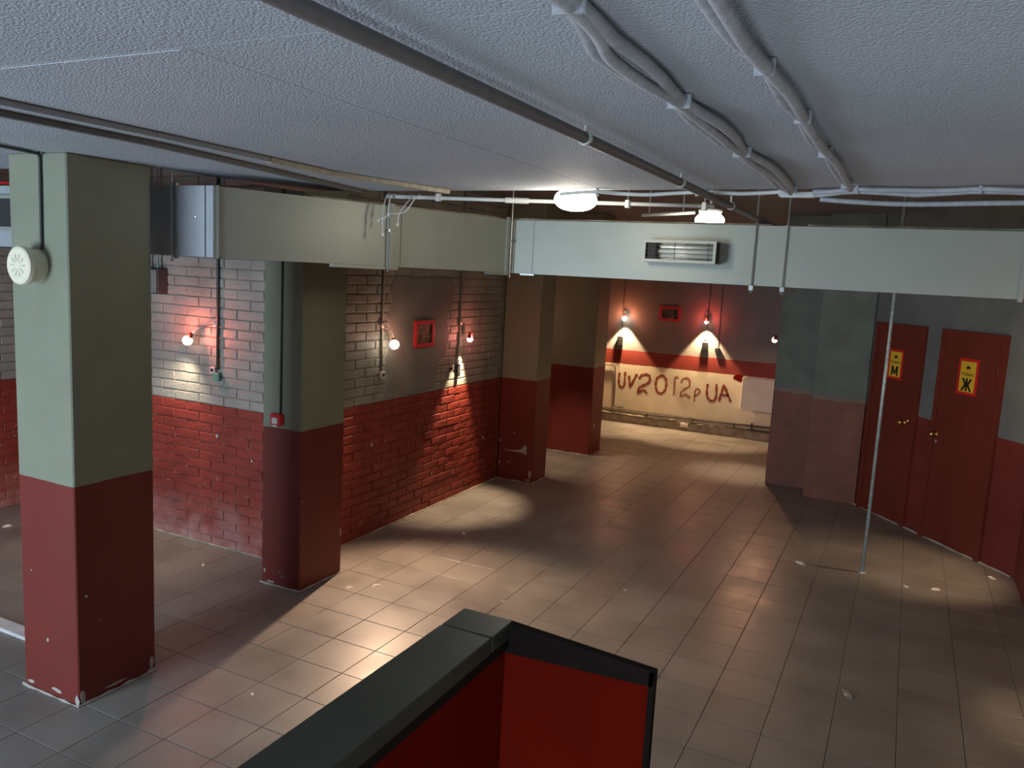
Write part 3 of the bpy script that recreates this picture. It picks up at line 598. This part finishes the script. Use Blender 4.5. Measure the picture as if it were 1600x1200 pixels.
# heap of cables lying on top of the duct
rc = random.Random(5)
for k, (i, t0, t1, mm_, lab) in enumerate([(1,.25,.95,'trunk','brown cable lying along the top of the slanting duct'),(1,.45,1.0,'pvc','pale cable lying on the slanting duct near its far corner'),(2,.0,.5,'trunk','brown cable lying on top of the cross duct under the lamps'),(2,.10,.62,'pvc','pale cable lying on top of the cross duct by the second lamp'),(2,.55,.98,'trunk','brown cable lying on the right part of the cross duct')]):
    pts = []
    for s_ in range(14):
        t = t0+(t1-t0)*s_/13; p = P[i].lerp(P[i+1], t)*(.85-.3*(k % 2)) + Q[i].lerp(Q[i+1], t)*(.15+.3*(k % 2))
        pts.append((p.x+rc.uniform(-.018,.018), p.y+rc.uniform(-.022,.022), DZ1+.009))
    tag(MB().tube(spline(pts,4), .008, 6).build('duct_top_cable', mm_, smooth=True), lab, 'cable', 'cables lying on the duct')
tag(MB().tube(spline([(-5.4,3.0,2.545),(-5.0,2.98,2.56),(-4.6,3.02,2.548),(-4.2,2.99,2.555),(-4.0,3.05,2.545)],6), .009, 6).build('duct_top_cable', 'redplastic', smooth=True), 'orange red cable on the duct at the far left edge', 'cable')

# ------------------------------------------------------------------ ceiling lamps
def ceiling_lamp(loc, r, h, label, mount, energy):
    rt = root('ceiling_lamp', label, 'lamp', loc, 'lit opal ceiling lamps')
    x, y, z = loc
    MB().lathe([(r*.75,0),(r*.8,.012),(r*.8,.022)], (x,y,z+h-.004), (0,0,1), 24).build('lamp_base', 'white', rt)
    prof = [(r*math.sin(math.pi*k/12)**.8 if 0 < k < 12 else 0, -h*math.cos(math.pi*k/12)) for k in range(13)]
    MB().lathe(prof, (x,y,z), (0,0,1), 28).build('glass_globe', 'glow_lamp', rt, smooth=True)
    if mount: MB().tube([(x,y,z+h+.012),(x,y,mount)], .008, 8).build('lamp_stem', 'pvc', rt)
    L_ = bpy.data.lights.new('lamp_glow', 'POINT'); L_.energy = energy; L_.color = (1.0, .90, .74); L_.shadow_soft_size = .05
    lo_ = bpy.data.objects.new('lamp_glow', L_); C.objects.link(lo_); lo_.location = (0, -.05, -h-.06); lo_.parent = rt
    return rt
ceiling_lamp((-1.615, 3.935, 2.578), .112, .058, 'large bright opal ceiling lamp at the edge of the low ceiling', ZTOP, 8)
ceiling_lamp((-1.27, 5.48, 2.603), .098, .052, 'smaller bright opal lamp just above the cross duct', ZTOP, 8)
c5 = root('white_conduit', 'short white conduit feeding the small lamp above the duct', 'conduit', (-1.45, 5.44, 2.64))
MB().tube([(-1.75,5.50,2.63),(-1.38,5.50,2.655)], .011, 10).build('conduit_run', 'pvc', c5, smooth=True)
for x in (-1.70, -1.46): MB().tube([(x,5.50,2.64),(x,5.50,ZTOP)], .004, 6).build('drop_rod', 'rod', c5)
tag(MB().bbox(-.56,-.42,3.70,3.73,2.572,2.596,.003).build('junction_box','pvc'), 'small grey junction box where the cable bundle meets the ceiling edge', 'junction box')

# ------------------------------------------------------------------ wall spot lamps
def spot_lamp(bulb, mount, wall_n, aim, label, glow, energy, size=62, red=1.5, redcol=(1, .10, .07), warm=(1.0, .74, .48), blend=.55, rad=.03, hooded=False):
    bulb = Vector(bulb); mount = Vector(mount); a = (Vector(aim)-bulb).normalized(); wn = Vector(wall_n)
    rt = root('spot_lamp', label, 'lamp', mount, 'small wall spot lamps')
    MB().lathe([(.022,0),(.022,.008),(.012,.014)], mount, wn, 14).build('wall_mount', 'socket', rt)
    tail = bulb - a*.045
    mid = (mount+wn*.05).lerp(tail, .5) + Vector((0,0,.015))
    MB().tube(spline([mount+wn*.012, mid, tail], 6), .0035, 6).build('bracket_arm', 'greycond', rt, smooth=True)
    MB().lathe([(.010,-.050),(.016,-.046),(.021,-.02),(.028,.0),(.030,.006)], bulb, a, 16).build('lamp_shell', 'lampshell', rt, smooth=True)
    MB().lathe([(rad*math.sin(math.pi*k/10)+.0001, .012-rad*math.cos(math.pi*k/10)) for k in range(11)], bulb, a, 16).build('bulb', glow, rt, smooth=True)
    S_ = bpy.data.lights.new('spot_beam', 'SPOT'); S_.energy = energy; S_.spot_size = math.radians(size); S_.spot_blend = blend; S_.color = warm; S_.shadow_soft_size = .02
    so = bpy.data.objects.new('spot_beam', S_); C.objects.link(so); so.parent = rt; so.matrix_parent_inverse = rt.matrix_world.inverted()
    so.matrix_world = Matrix.Translation(bulb + a*(rad+.03)) @ (-a).to_track_quat('Z', 'Y').to_matrix().to_4x4()
    if red > 0:
        R_ = bpy.data.lights.new('red_back_glow', 'SPOT' if hooded else 'POINT'); R_.energy = red
        if hooded: R_.spot_size = math.radians(172); R_.spot_blend = .25   # the shell shades everything above the lamp
        R_.color = redcol; R_.shadow_soft_size = .012
        r_ = bpy.data.objects.new('red_back_glow', R_); C.objects.link(r_); r_.parent = rt; r_.matrix_parent_inverse = rt.matrix_world.inverted()
        side = a.cross(wn); side = side.normalized() if side.length > .1 else Vector((0,0,1))
        r_.matrix_world = Matrix.Translation(bulb - a*.02 + wn*.045)
    return rt
NX, NY = (1,0,0), (0,-1,0)
spot_lamp((-4.74,4.215,1.580), (-4.555,4.30,1.70), NY, (-5.35,3.75,0), 'red glowing spot lamp on the alcove brick wall between nearest and second column', 'glow_red', 45, 120, 8, blend=1.0, warm=(1,.80,.60), redcol=(1,.20,.14), rad=.036)
spot_lamp((-3.685,5.335,1.575), (-3.765,5.275,1.72), NX, (-2.55,4.1,0), 'bright white spot lamp on the long brick wall left of the red framed picture', 'glow_warm', 250, 88, 3.0, blend=.9, redcol=(1,.4,.27), warm=(1,.66,.43), rad=.038)
spot_lamp((-3.690,6.585,1.560), (-3.765,6.53,1.70), NX, (-3.74,6.40,0), 'spot lamp on the long brick wall right of the picture, its beam grazing the bricks', 'glow_red', 140, 62, 2.6, blend=.6, redcol=(1,.25,.2))
spot_lamp((-3.835,11.56,1.607), (-3.86,11.65,1.70), NY, (-3.83,11.58,0), 'bright spot lamp on the graffiti wall nearest the farthest column', 'glow_warm', 150, 84, 5.0, redcol=(1,.26,.10), blend=.3, warm=(1,.69,.38), rad=.036)
spot_lamp((-2.605,11.56,1.646), (-2.62,11.65,1.75), NY, (-2.58,11.58,0), 'red spot lamp on the graffiti wall right of the small picture', 'glow_red', 150, 84, 3.6, blend=.3, warm=(1,.69,.38))
spot_lamp((-1.36,9.60,1.587), (-1.257,9.58,1.68), (-1,0,0), (-1.60,9.42,0), 'orange spot lamp at the corner above the white radiator', 'glow_red', 75, 50, 30.0, redcol=(1,.48,.26), blend=.9, hooded=True)
spot_lamp((-4.50,8.20,1.58), (-4.60,8.15,1.68), NX, (-3.50,8.62,0), 'spot lamp hidden between the third and the farthest column', 'glow_warm', 80, 62, 6.0, redcol=(1,.4,.27), blend=.9)
spot_lamp((0.87,6.80,1.60), (0.957,6.82,1.70), (-1,0,0), (.22,6.98,0), 'spot lamp on the right wall lighting the floor before the doors', 'glow_warm', 60, 58, 4, blend=.8, redcol=(1,.55,.24), warm=(1,.68,.42))  # orange back glow added as warm fill on the floor
spot_lamp((0.87,4.55,1.60), (0.957,4.57,1.70), (-1,0,0), (.93,4.72,0), 'spot lamp on the right wall half way along the hall', 'glow_warm', 34, 36, 6, blend=1.0, redcol=(1,.55,.24))  # its orange back glow is likewise fill added for the floor
spot_lamp((0.87,2.0,1.75), (0.957,2.02,1.85), (-1,0,0), (.7,2.1,3.2), 'spot lamp on the right wall beside the stair, turned up to the ceiling', 'glow_warm', 4, 70, 0, warm=(1,.6,.35))

# ------------------------------------------------------------------ wall fittings
def conduit(name, label, pts, r, m, sock=None, sockmat='socket', box=None, n='y', clips=()):
    rt = root(name, label, 'conduit', pts[-1])
    MB().tube(spline(pts,4) if len(pts) > 2 else pts, r, 8).build('conduit_run', m, rt, smooth=True)
    for p in clips: MB().lathe([(r*1.7,-.008),(r*1.7,.008)], p, (0,0,1), 10).build('conduit_clip', 'socket', rt)
    return rt
def socket(label, c, n, body='socket', plug=None, sz=.045):
    c = Vector(c); rt = root('wall_socket', label, 'socket', c, 'surface mounted wall sockets'); d = .03
    if n == 'y': MB().bbox(c.x-sz/2, c.x+sz/2, c.y-d, c.y, c.z-sz/2, c.z+sz/2, .004).build('socket_body', body, rt); ax = (0,-1,0); f = Vector((0,-d,0))
    else: MB().bbox(c.x, c.x+d, c.y-sz/2, c.y+sz/2, c.z-sz/2, c.z+sz/2, .004).build('socket_body', body, rt); ax = (1,0,0); f = Vector((d,0,0))
    MB().lathe([(.014,0),(.014,.003),(.010,.002)], c+f, ax, 12).build('socket_face', 'ink', rt)
    if plug:
        w_, h_ = plug
        if n == 'y': MB().bbox(c.x-w_/2, c.x+w_/2, c.y-.045, c.y, c.z-sz/2-h_, c.z-sz/2-.001, .004).build('transformer', 'black', rt)
        else: MB().bbox(c.x, c.x+.024, c.y-w_/2, c.y+w_/2, c.z-sz/2-h_, c.z-sz/2-.001, .004).build('transformer', 'black', rt)
    return rt
conduit('dark_conduit', 'dark vertical conduit beside the red glowing lamp on the alcove wall', [(-4.53,WA-.022,2.9),(-4.53,WA-.022,1.365)], .011, 'darkcond')
socket('small pale socket at the lower end of the dark conduit in the alcove', (-4.57,WA-.010,1.36), 'y', sz=.05)
tag(MB().bbox(-4.565,-4.50,WA-.045,WA-.010,1.285,1.345,.005).build('junction_box','green'), 'small green junction box under the dark alcove conduit', 'junction box')
bx = root('fuse_box', 'dark grey metal fuse box high on the alcove brick wall', 'box', (-5.15, WA, 1.98))
MB().bbox(-5.40,-5.06,WA-.10,WA-.010,1.89,2.08,.004).build('box_body', 'darkcond', bx)
bd = MB().bbox(-5.385,-5.075,WA-.106,WA-.1005,1.90,2.07,.002).build('box_door', 'greycond', bx)
MB().box(-5.145,-5.125,WA-.116,WA-.107,1.955,2.01).build('latch', 'steel', bd); MB().box(-5.18,-5.155,WA-.110,WA-.107,1.95,2.02).build('window_slot', 'ink', bd)
for x in (-5.12,-5.22): MB().tube([(x,WA-.05,2.08),(x,WA-.05,2.9)], .008, 6).build('supply_cable', 'greycond', bx)
conduit('grey_conduit', 'grey vertical conduit feeding the bright lamp left of the picture', [(WBX+.02,5.28,2.9),(WBX+.02,5.285,1.35)], .009, 'greycond')
socket('pale round socket at the lower end of the conduit left of the picture', (WBX+.010,5.29,1.315), 'x', sz=.055)
conduit('grey_conduit', 'wavy dark vertical conduit right of the picture beside the grazing lamp', [(WBX+.02,6.53,2.9),(WBX+.02,6.53,2.1),(WBX+.022,6.52,1.8),(WBX+.02,6.525,1.6),(WBX+.02,6.50,1.36)], .010, 'greycond')
socket('pale socket with a black transformer right of the picture on the brick wall', (WBX+.010,6.52,1.335), 'x', plug=(.05,.12), sz=.05)
tag(MB().bbox(WBX+.009, WBX+.035, 6.375,6.405,1.26,1.285,.004).build('wall_switch','black'), 'tiny black wall switch left of the grazing lamp socket', 'switch')
def picture(label, c, w_, h_, n, pm, fw):
    rt = root('framed_picture', label, 'picture', c)
    x, y, z = c
    def bx_(u0,u1,z0,z1,d0,d1):
        m_ = MB()
        return m_.box(x+d0, x+d1, y+u0, y+u1, z+z0, z+z1) if n == 'x' else m_.box(x+u0, x+u1, y-d1, y-d0, z+z0, z+z1)
    bx_(-w_/2+fw*.5, w_/2-fw*.5, -h_/2+fw*.5, h_/2-fw*.5, .001, .010).build('print', pm, rt)
    for a in ((-w_/2,w_/2,h_/2-fw,h_/2),(-w_/2,w_/2,-h_/2,-h_/2+fw),(-w_/2,-w_/2+fw,-h_/2+fw,h_/2-fw),(w_/2-fw,w_/2,-h_/2+fw,h_/2-fw)): bx_(*a, 0, .02).build('frame_side', 'redframe', rt)
picture('red framed upright picture on the long brick wall between two lamps', (WBX+.0155, 5.905, 1.622), .315, .235, 'x', 'picture', .036)
picture('small red framed wide picture on the graffiti wall between two lamps', (-3.17, 11.654, 1.708), .315, .215, 'y', 'picture2', .035)
# fire call point on column 2
conduit('dark_conduit', 'thin dark cable running down the second column to the red call point', [(-3.625,3.972,2.93),(-3.625,3.972,1.19)], .006, 'darkcond')
cp = root('fire_call_point', 'small red fire alarm call point on the second column', 'call point', (-3.645,3.98,1.16))
MB().bbox(-3.69,-3.602,3.945,3.9795,1.118,1.192,.004).build('call_point_body','redplastic',cp)
MB().bbox(-3.672,-3.625,3.941,3.9445,1.126,1.166,.001).build('push_plate','white',cp)
MB().box(-3.665,-3.632,3.947,3.9655,1.106,1.117).build('test_tab','white',cp)
# speaker on column 1
conduit('dark_conduit', 'dark cable along the ceiling and down the nearest column to the speaker', [(-3.40,1.9,2.600),(-3.49,2.15,2.602),(-3.54,2.31,2.602),(-3.556,2.340,2.590),(-3.557,2.341,2.45),(-3.562,2.341,2.18)], .007, 'darkcond')
sp = root('wall_speaker', 'round ivory loudspeaker on the nearest column', 'speaker', (-3.60,2.35,2.105))
MB().lathe([(.075,0),(.075,.055),(.085,.058),(.088,.075),(.085,.09),(.078,.095),(0.0,.097)], (-3.600,2.349,2.105), (0,-1,0), 32).build('speaker_body','ivory',sp)
for k in range(10):
    a = 2*math.pi*k/10; u = Vector((math.cos(a),0,math.sin(a))); c_ = Vector((-3.600,2.2525,2.105)); t_ = Vector((-u.z,0,u.x))*.004
    MB().add([c_+u*.018-t_*.4, c_+u*.018+t_*.4, c_+u*.05+t_, c_+u*.05-t_, *(q+Vector((0,-.0012,0)) for q in (c_+u*.018-t_*.4, c_+u*.018+t_*.4, c_+u*.05+t_, c_+u*.05-t_))], [(4,5,6,7),(0,1,5,4),(1,2,6,5),(2,3,7,6),(3,0,4,7)]).build('sound_slot','ivoryd',sp)
# white stone threshold at the left
tag(MB().bbox(-6.6,-4.05,2.63,2.72,0.0005,.018,.004).build('threshold_strip','marble'), 'white stone threshold strip on the floor left of the nearest column', 'threshold')

# pole by the doors
po = root('steel_pole', 'thin pale green pole from floor to duct in front of the left door', 'pole', (-0.118,6.655,0))
MB().tube([(-0.118,6.655,0.006),(-0.118,6.655,ZTOP)], .0125, 12).build('pole_shaft','pole',po,smooth=True)
MB().lathe([(.03,0),(.03,.004),(.016,.010)], (-0.118,6.655,.0005), (0,0,1), 14).build('pole_foot','pole',po)

# ------------------------------------------------------------------ doors and signs on the slanted wall
def door(name, x0, x1, h, label, knob_x, knob_z, hinge_right, cyl):
    d = struct(MB().box(x0+.05, x1-.05, -.020, -.0005, .006, h-.05).xf(DM).build(name, 'door'), label, 'door')
    MB().box(x0, x0+.05, -.032, -.0005, 0, h).xf(DM).build('door_jamb','door',d); MB().box(x1-.05, x1, -.032, -.0005, 0, h).xf(DM).build('door_jamb','door',d)
    MB().box(x0+.05, x1-.05, -.032, -.0005, h-.05, h).xf(DM).build('door_head','door',d)
    k = MB().lathe([(.028,0),(.028,.005),(.012,.008),(.010,.030),(.024,.040),(.027,.055),(.020,.066),(0,.068)], (knob_x,-.0205,knob_z), (0,-1,0), 18).xf(DM).build('door_knob','brass',d,smooth=True)
    if cyl: MB().lathe([(.018,0),(.018,.006),(.008,.008),(.008,.012)], (knob_x+.012,-.0205,knob_z-.068), (0,-1,0), 14).xf(DM).build('lock_cylinder','steel',d)
    else: MB().lathe([(.016,0),(.016,.006),(.008,.012)], (knob_x+.045,-.0205,knob_z+.022), (0,-1,0), 14).xf(DM).build('lock_cylinder','brass',d)
    hx = x1-.05 if hinge_right else x0+.05
    for z in (.25, 1.6): MB().tube([(hx,-.034,z-.04),(hx,-.034,z+.04)], .007, 8).xf(DM).build('hinge','door',d)
    return d
door('door_1', .07, .765, 1.893, 'left dark red door with the yellow sign М', .612, .980, False, False)
door('door_2', .968, 1.688, 1.893, 'right dark red door with the yellow sign Ж', 1.032, .956, True, True)
def sign(cx, cz, w_, h_, letter, label):
    rt = root('toilet_sign', label, 'sign', DM @ Vector((cx,-.021,cz)))
    MB().box(cx-w_/2, cx+w_/2, -.0235, -.0205, cz-h_/2, cz+h_/2).xf(DM).build('sign_border','signred',rt)
    pt = MB().box(cx-w_*.38, cx+w_*.38, -.0250, -.0236, cz-h_*.42, cz+h_*.42).xf(DM).build('sign_plate','yellow',rt)
    def put(name, txt, size, x, z, sx, sz_):
        me = text_mesh(txt, size); o = bpy.data.objects.new(name, me); C.objects.link(o); me.materials.clear(); me.materials.append(M['ink'])
        me.transform(DM @ Matrix.Translation((x,-.0258,z)) @ Matrix.Rotation(math.pi/2,4,'X') @ Matrix.Diagonal((sx,sz_,1,1)))
        if sx < 0: me.flip_normals()
        o.parent = pt
    def bars(segs, lw):
        b_ = MB()
        for k_, (xa, za, xb, zb) in enumerate(segs):
            dx, dz = xb-xa, zb-za; l_ = math.hypot(dx, dz); hx_ = lw/2*(l_/abs(dz)) if abs(dz) > 1e-6 else lw/2
            q_ = [(xa-hx_,za),(xa+hx_,za),(xb+hx_,zb),(xb-hx_,zb)]; y_ = -.0251; y2 = -.0262-.00005*k_
            b_.add([(cx+x,y_,cz-h_*.22+z) for x,z in q_]+[(cx+x,y2,cz-h_*.22+z) for x,z in q_], [(0,1,2,3),(7,6,5,4),(0,4,5,1),(1,5,6,2),(2,6,7,3),(3,7,4,0)])
        return b_
    if letter == 'М': bb = bars([(-.036,-.047,-.036,.047),(.036,-.047,.036,.047),(-.034,.047,0,-.030),(.034,.047,0,-.030)], .020)
    else: bb = bars([(0,-.055,0,.055),(-.050,-.055,-.012,.002),(.050,-.055,.012,.002),(-.046,.055,-.012,-.002),(.046,.055,.012,-.002)], .020)
    fix(bb.xf(DM).build('sign_letter','ink',pt))
    put('sign_word', 'ТОЛЬКО', .034, cx, cz+h_*.06, 1.0, 1.0)
    pts = [(-.024,-.004),(-.016,.006),(-.006,.013),(.004,.014),(.014,.008),(.021,.006),(.025,-.001),(.018,-.004),(.015,-.013),(.008,-.014),(.006,-.007),(-.006,-.008),(-.010,-.016),(-.016,-.014),(-.014,-.006)]
    n_ = len(pts); v = [(cx+x*1.1,-.0251,cz+h_*.25+z*1.1) for x,z in pts]+[(cx+x*1.1,-.0262,cz+h_*.25+z*1.1) for x,z in pts]
    fix(MB().add(v,[tuple(range(n_)),tuple(range(2*n_-1,n_-1,-1))]+[(i,(i+1)%n_,n_+(i+1)%n_,n_+i) for i in range(n_)]).xf(DM).build('sign_emblem','ink',pt))
sign(.404, 1.507, .205, .285, 'М', 'yellow sign with red border and letter М on the left door')
sign(1.316, 1.510, .222, .310, 'Ж', 'yellow sign with red border and letter Ж on the right door')

# ------------------------------------------------------------------ far wall
FW = 11.655
G = {'U1': [(-3.883,.761),(-3.884,.61),(-3.85,.544),(-3.797,.573),(-3.793,.781)], 'V': [(-3.73,.73),(-3.699,.549),(-3.609,.766)],
 'S1': [(-3.569,.701),(-3.526,.758),(-3.434,.772),(-3.4,.719),(-3.424,.648),(-3.536,.579),(-3.568,.529),(-3.564,.479),(-3.508,.525),(-3.461,.523),(-3.435,.487)],
 'O': [(-3.227,.782),(-3.292,.73),(-3.301,.616),(-3.264,.529),(-3.195,.521),(-3.144,.599),(-3.147,.723),(-3.192,.779),(-3.227,.782)],
 'I': [(-2.966,.78),(-3.015,.782),(-3.012,.524)], 'S2': [(-2.915,.714),(-2.897,.765),(-2.832,.785),(-2.795,.749),(-2.796,.671),(-2.894,.593),(-2.91,.513),(-2.845,.543),(-2.81,.525),(-2.764,.503)],
 'p': [(-2.705,.459),(-2.704,.537),(-2.697,.627),(-2.654,.642),(-2.635,.6),(-2.679,.551),(-2.706,.554)], 'U2': [(-2.53,.733),(-2.528,.579),(-2.489,.506),(-2.433,.491),(-2.395,.55),(-2.401,.747)],
 'A': [(-2.347,.501),(-2.294,.748),(-2.181,.509)], 'A2': [(-2.323,.592),(-2.216,.597)]}
gr = root('graffiti', 'rusty red spray painted letters and digits on the cream far wall', 'graffiti', (-3.0, FW, .64))
def stroke(pts, w_, m_, y=FW, taper=True):
    P2 = [Vector((x,0,z)) for x,z in pts]
    P2 = [P2[0]] + P2[1:]
    pl_ = spline(P2, 5) if len(P2) > 3 else [a.lerp(b, k/6) for a, b in zip(P2, P2[1:]) for k in range(6)] + [P2[-1]]
    v = []; f = []; n_ = len(pl_)
    for i, p in enumerate(pl_):
        t = (pl_[min(i+1,n_-1)]-pl_[max(i-1,0)]).normalized(); s_ = Vector((-t.z,0,t.x)); ww = w_/2*(.8+.25*math.sin(i*1.7))
        v += [(p.x+s_.x*ww, y-.0022, p.z+s_.z*ww), (p.x-s_.x*ww, y-.0022, p.z-s_.z*ww), (p.x+s_.x*ww, y-.0003, p.z+s_.z*ww), (p.x-s_.x*ww, y-.0003, p.z-s_.z*ww)]
    for i in range(n_-1):
        a = 4*i; b = a+4; f += [(a,a+1,b+1,b),(a+2,a,b,b+2),(a+1,a+3,b+3,b+1)]
    f += [(0,2,3,1),(4*n_-4,4*n_-3,4*n_-1,4*n_-2)]
    return fix(MB().add(v, f).build('painted_character', m_, gr))
for k, pts in G.items():
    faint = k in ('S2','p','I'); stroke(pts, .030 if faint else .040, 'graffiti_faint' if faint else 'graffiti')
tag(fix(MB().add([(x,FW-.003,z) for x,z in blob(-2.085,.86,.10,.075,41,11)]+[(x,FW-.0003,z) for x,z in blob(-2.085,.86,.10,.075,41,11)], [tuple(range(11)),tuple(range(11,22))]+[(i,(i+1)%11,11+(i+1)%11,11+i) for i in range(11)]).build('paint_splash','redpanel')), 'dark red paint splash beside the white radiator', 'paint mark')
ra = root('wall_radiator', 'flat white radiator panel at the right end of the graffiti wall', 'radiator', (-1.7,FW-.05,.6))
MB().bbox(-2.03,-1.40,FW-.075,FW-.025,.43,.89,.006).build('radiator_panel','radiator',ra)
for x in (-1.9,-1.5): MB().box(x-.02,x+.02,FW-.025,FW-.0005,.5,.82).build('radiator_bracket','radiator',ra)
hp = root('heating_pipes', 'two thin heating pipes along the foot of the graffiti wall', 'pipe', (-2.8,FW-.05,.15))
MB().tube([(-4.55,FW-.03,.17),(-3.6,FW-.03,.17),(-2.7,FW-.03,.19),(-1.27,FW-.03,.21)], .010, 8).build('pipe_run','farpipe',hp,smooth=True)
MB().tube([(-4.55,FW-.035,.118),(-3.6,FW-.035,.121),(-2.7,FW-.035,.140),(-1.27,FW-.035,.14)], .010, 8).build('pipe_run','farpipe',hp,smooth=True)
MB().tube([(-1.85,FW-.035,.13),(-1.85,FW-.03,.24)], .013, 8).build('pipe_joint','farpipe',hp)
for x in (-3.4,-2.7,-2.1): MB().box(x-.008,x+.008,FW-.04,FW-.0005,.125,.185).build('pipe_bracket','farpipe',hp)
tag(MB().tube(spline([(0,0,0),(0,0,0),(-4.2,FW-.02,.864),(-4.0,FW-.02,.866),(-3.962,FW-.02,.855),(-3.948,FW-.02,.80),(-3.935,FW-.02,.512),(-3.938,FW-.02,.26),(-3.92,FW-.02,.233),(-3.78,FW-.02,.233)][2:],5), .009, 8).build('bent_pipe','farpipe',smooth=True), 'dark bent pipe left of the graffiti', 'pipe')
rpl = random.Random(8); pv2 = []; nn_ = 40
top = [(-4.59+i*(3.32)/nn_, .105+.025*rpl.random()) for i in range(nn_+1)]
v = [(x,FW-.028,0.0005) for x,_ in top]+[(x,FW-.022,z) for x,z in top]+[(x,FW-.0005,z+.02) for x,z in top]
f = [(i,i+1,nn_+2+i,nn_+1+i) for i in range(nn_)]+[(nn_+1+i,nn_+2+i,2*nn_+3+i,2*nn_+2+i) for i in range(nn_)]
struct(MB().add(v,f).build('baseboard_far','concrete'), 'rough broken plinth at the foot of the graffiti wall', 'plinth')
tag(MB().bbox(-2.87,-2.76,FW-.06,FW-.030,.06,.11,.004).build('outlet_plate','paper'), 'small pale plate low on the graffiti wall under the pipes', 'plate')
for k, (x, z, ph_, lab) in enumerate([(-3.90,1.345,.14,'socket with long black transformer under the lamp nearest the farthest column'),(-2.612,1.365,.10,'socket with short black transformer under the red lamp of the graffiti wall')]):
    socket(lab, (x,FW-.0005,z), 'y', body='white', plug=(.075,ph_), sz=.05)
    tag(MB().tube([(x+.01,FW-.010,z+.03),(x+.01,FW-.010,2.9)], .006, 6).build('thin_cable','darkcond'), 'thin dark cable up the graffiti wall above the '+('long' if k == 0 else 'short')+' transformer', 'cable')
tag(MB().bbox(-2.46,-2.40,FW-.035,FW-.0005,1.20,1.27,.004).build('wall_switch','black'), 'black wall switch right of the short transformer on graffiti wall', 'switch')
tag(MB().tube([(-2.43,FW-.008,1.272),(-2.43,FW-.008,2.9)], .004, 6).build('thin_cable','darkcond'), 'thin dark cable above the black switch on the graffiti wall', 'cable')

# ------------------------------------------------------------------ litter on the floor
LIT = [(.394,6.598,.036,'largest white paper scrap in the bright pool of light before the doors'),(.195,6.524,.024,'smaller paper scrap left of the white one before the doors'),(.80,7.15,.035,'crumbled plaster at the right end of the door wall'),
 (-1.596,5.259,.014,'tiny white crumb in the middle of the floor'),(-.08,4.537,.05,'broken tile flake on the dark floor at lower right'),(-2.234,4.60,.014,'tiny crumb right behind the parapet end'),
 (-3.147,5.66,.03,'small plaster flake on the floor before the long brick wall'),(-3.229,4.225,.028,'plaster flake at the foot of the second column'),(-3.087,4.36,.032,'plaster flake in the light right of the second column'),
 (-4.333,3.98,.022,'white crumb on the alcove floor'),(-2.776,2.866,.016,'white crumb on the grey floor left of the parapet'),(-.574,6.593,.045,'pale scuffed paper scrap left of the pole foot'),(-6.197,3.732,.04,'pale scrap on the floor at far left edge')]
for k, (x, y, r, lab) in enumerate(LIT):
    rnd = random.Random(k+50); n_ = 9; v = [(0,0,r*.35)]; f = []
    for ring_, (rr, zz) in enumerate(((.55,.32),(1.0,.0))):
        for q in range(n_):
            a = 2*math.pi*q/n_+ring_*.3; e = rnd.uniform(.55,1.05); v.append((math.cos(a)*r*rr*e*1.3, math.sin(a)*r*rr*e*.7, r*zz*rnd.uniform(.3,1)+.0006))
    for q in range(n_):
        q2 = (q+1) % n_; f += [(0,1+q,1+q2),(1+q,1+n_+q,1+n_+q2,1+q2)]
    f.append(tuple(range(2*n_,n_,-1)))
    o = MB().add(v, f).build('paper_scrap' if k in (0,1,11,12) else 'plaster_crumb', 'paper' if k not in (4,) else 'tile', loc=(x,y,0)); o.rotation_euler = (0,0,rnd.uniform(0,3)); tag(o, lab, 'scrap' if k in (0,1,11,12) else 'debris')
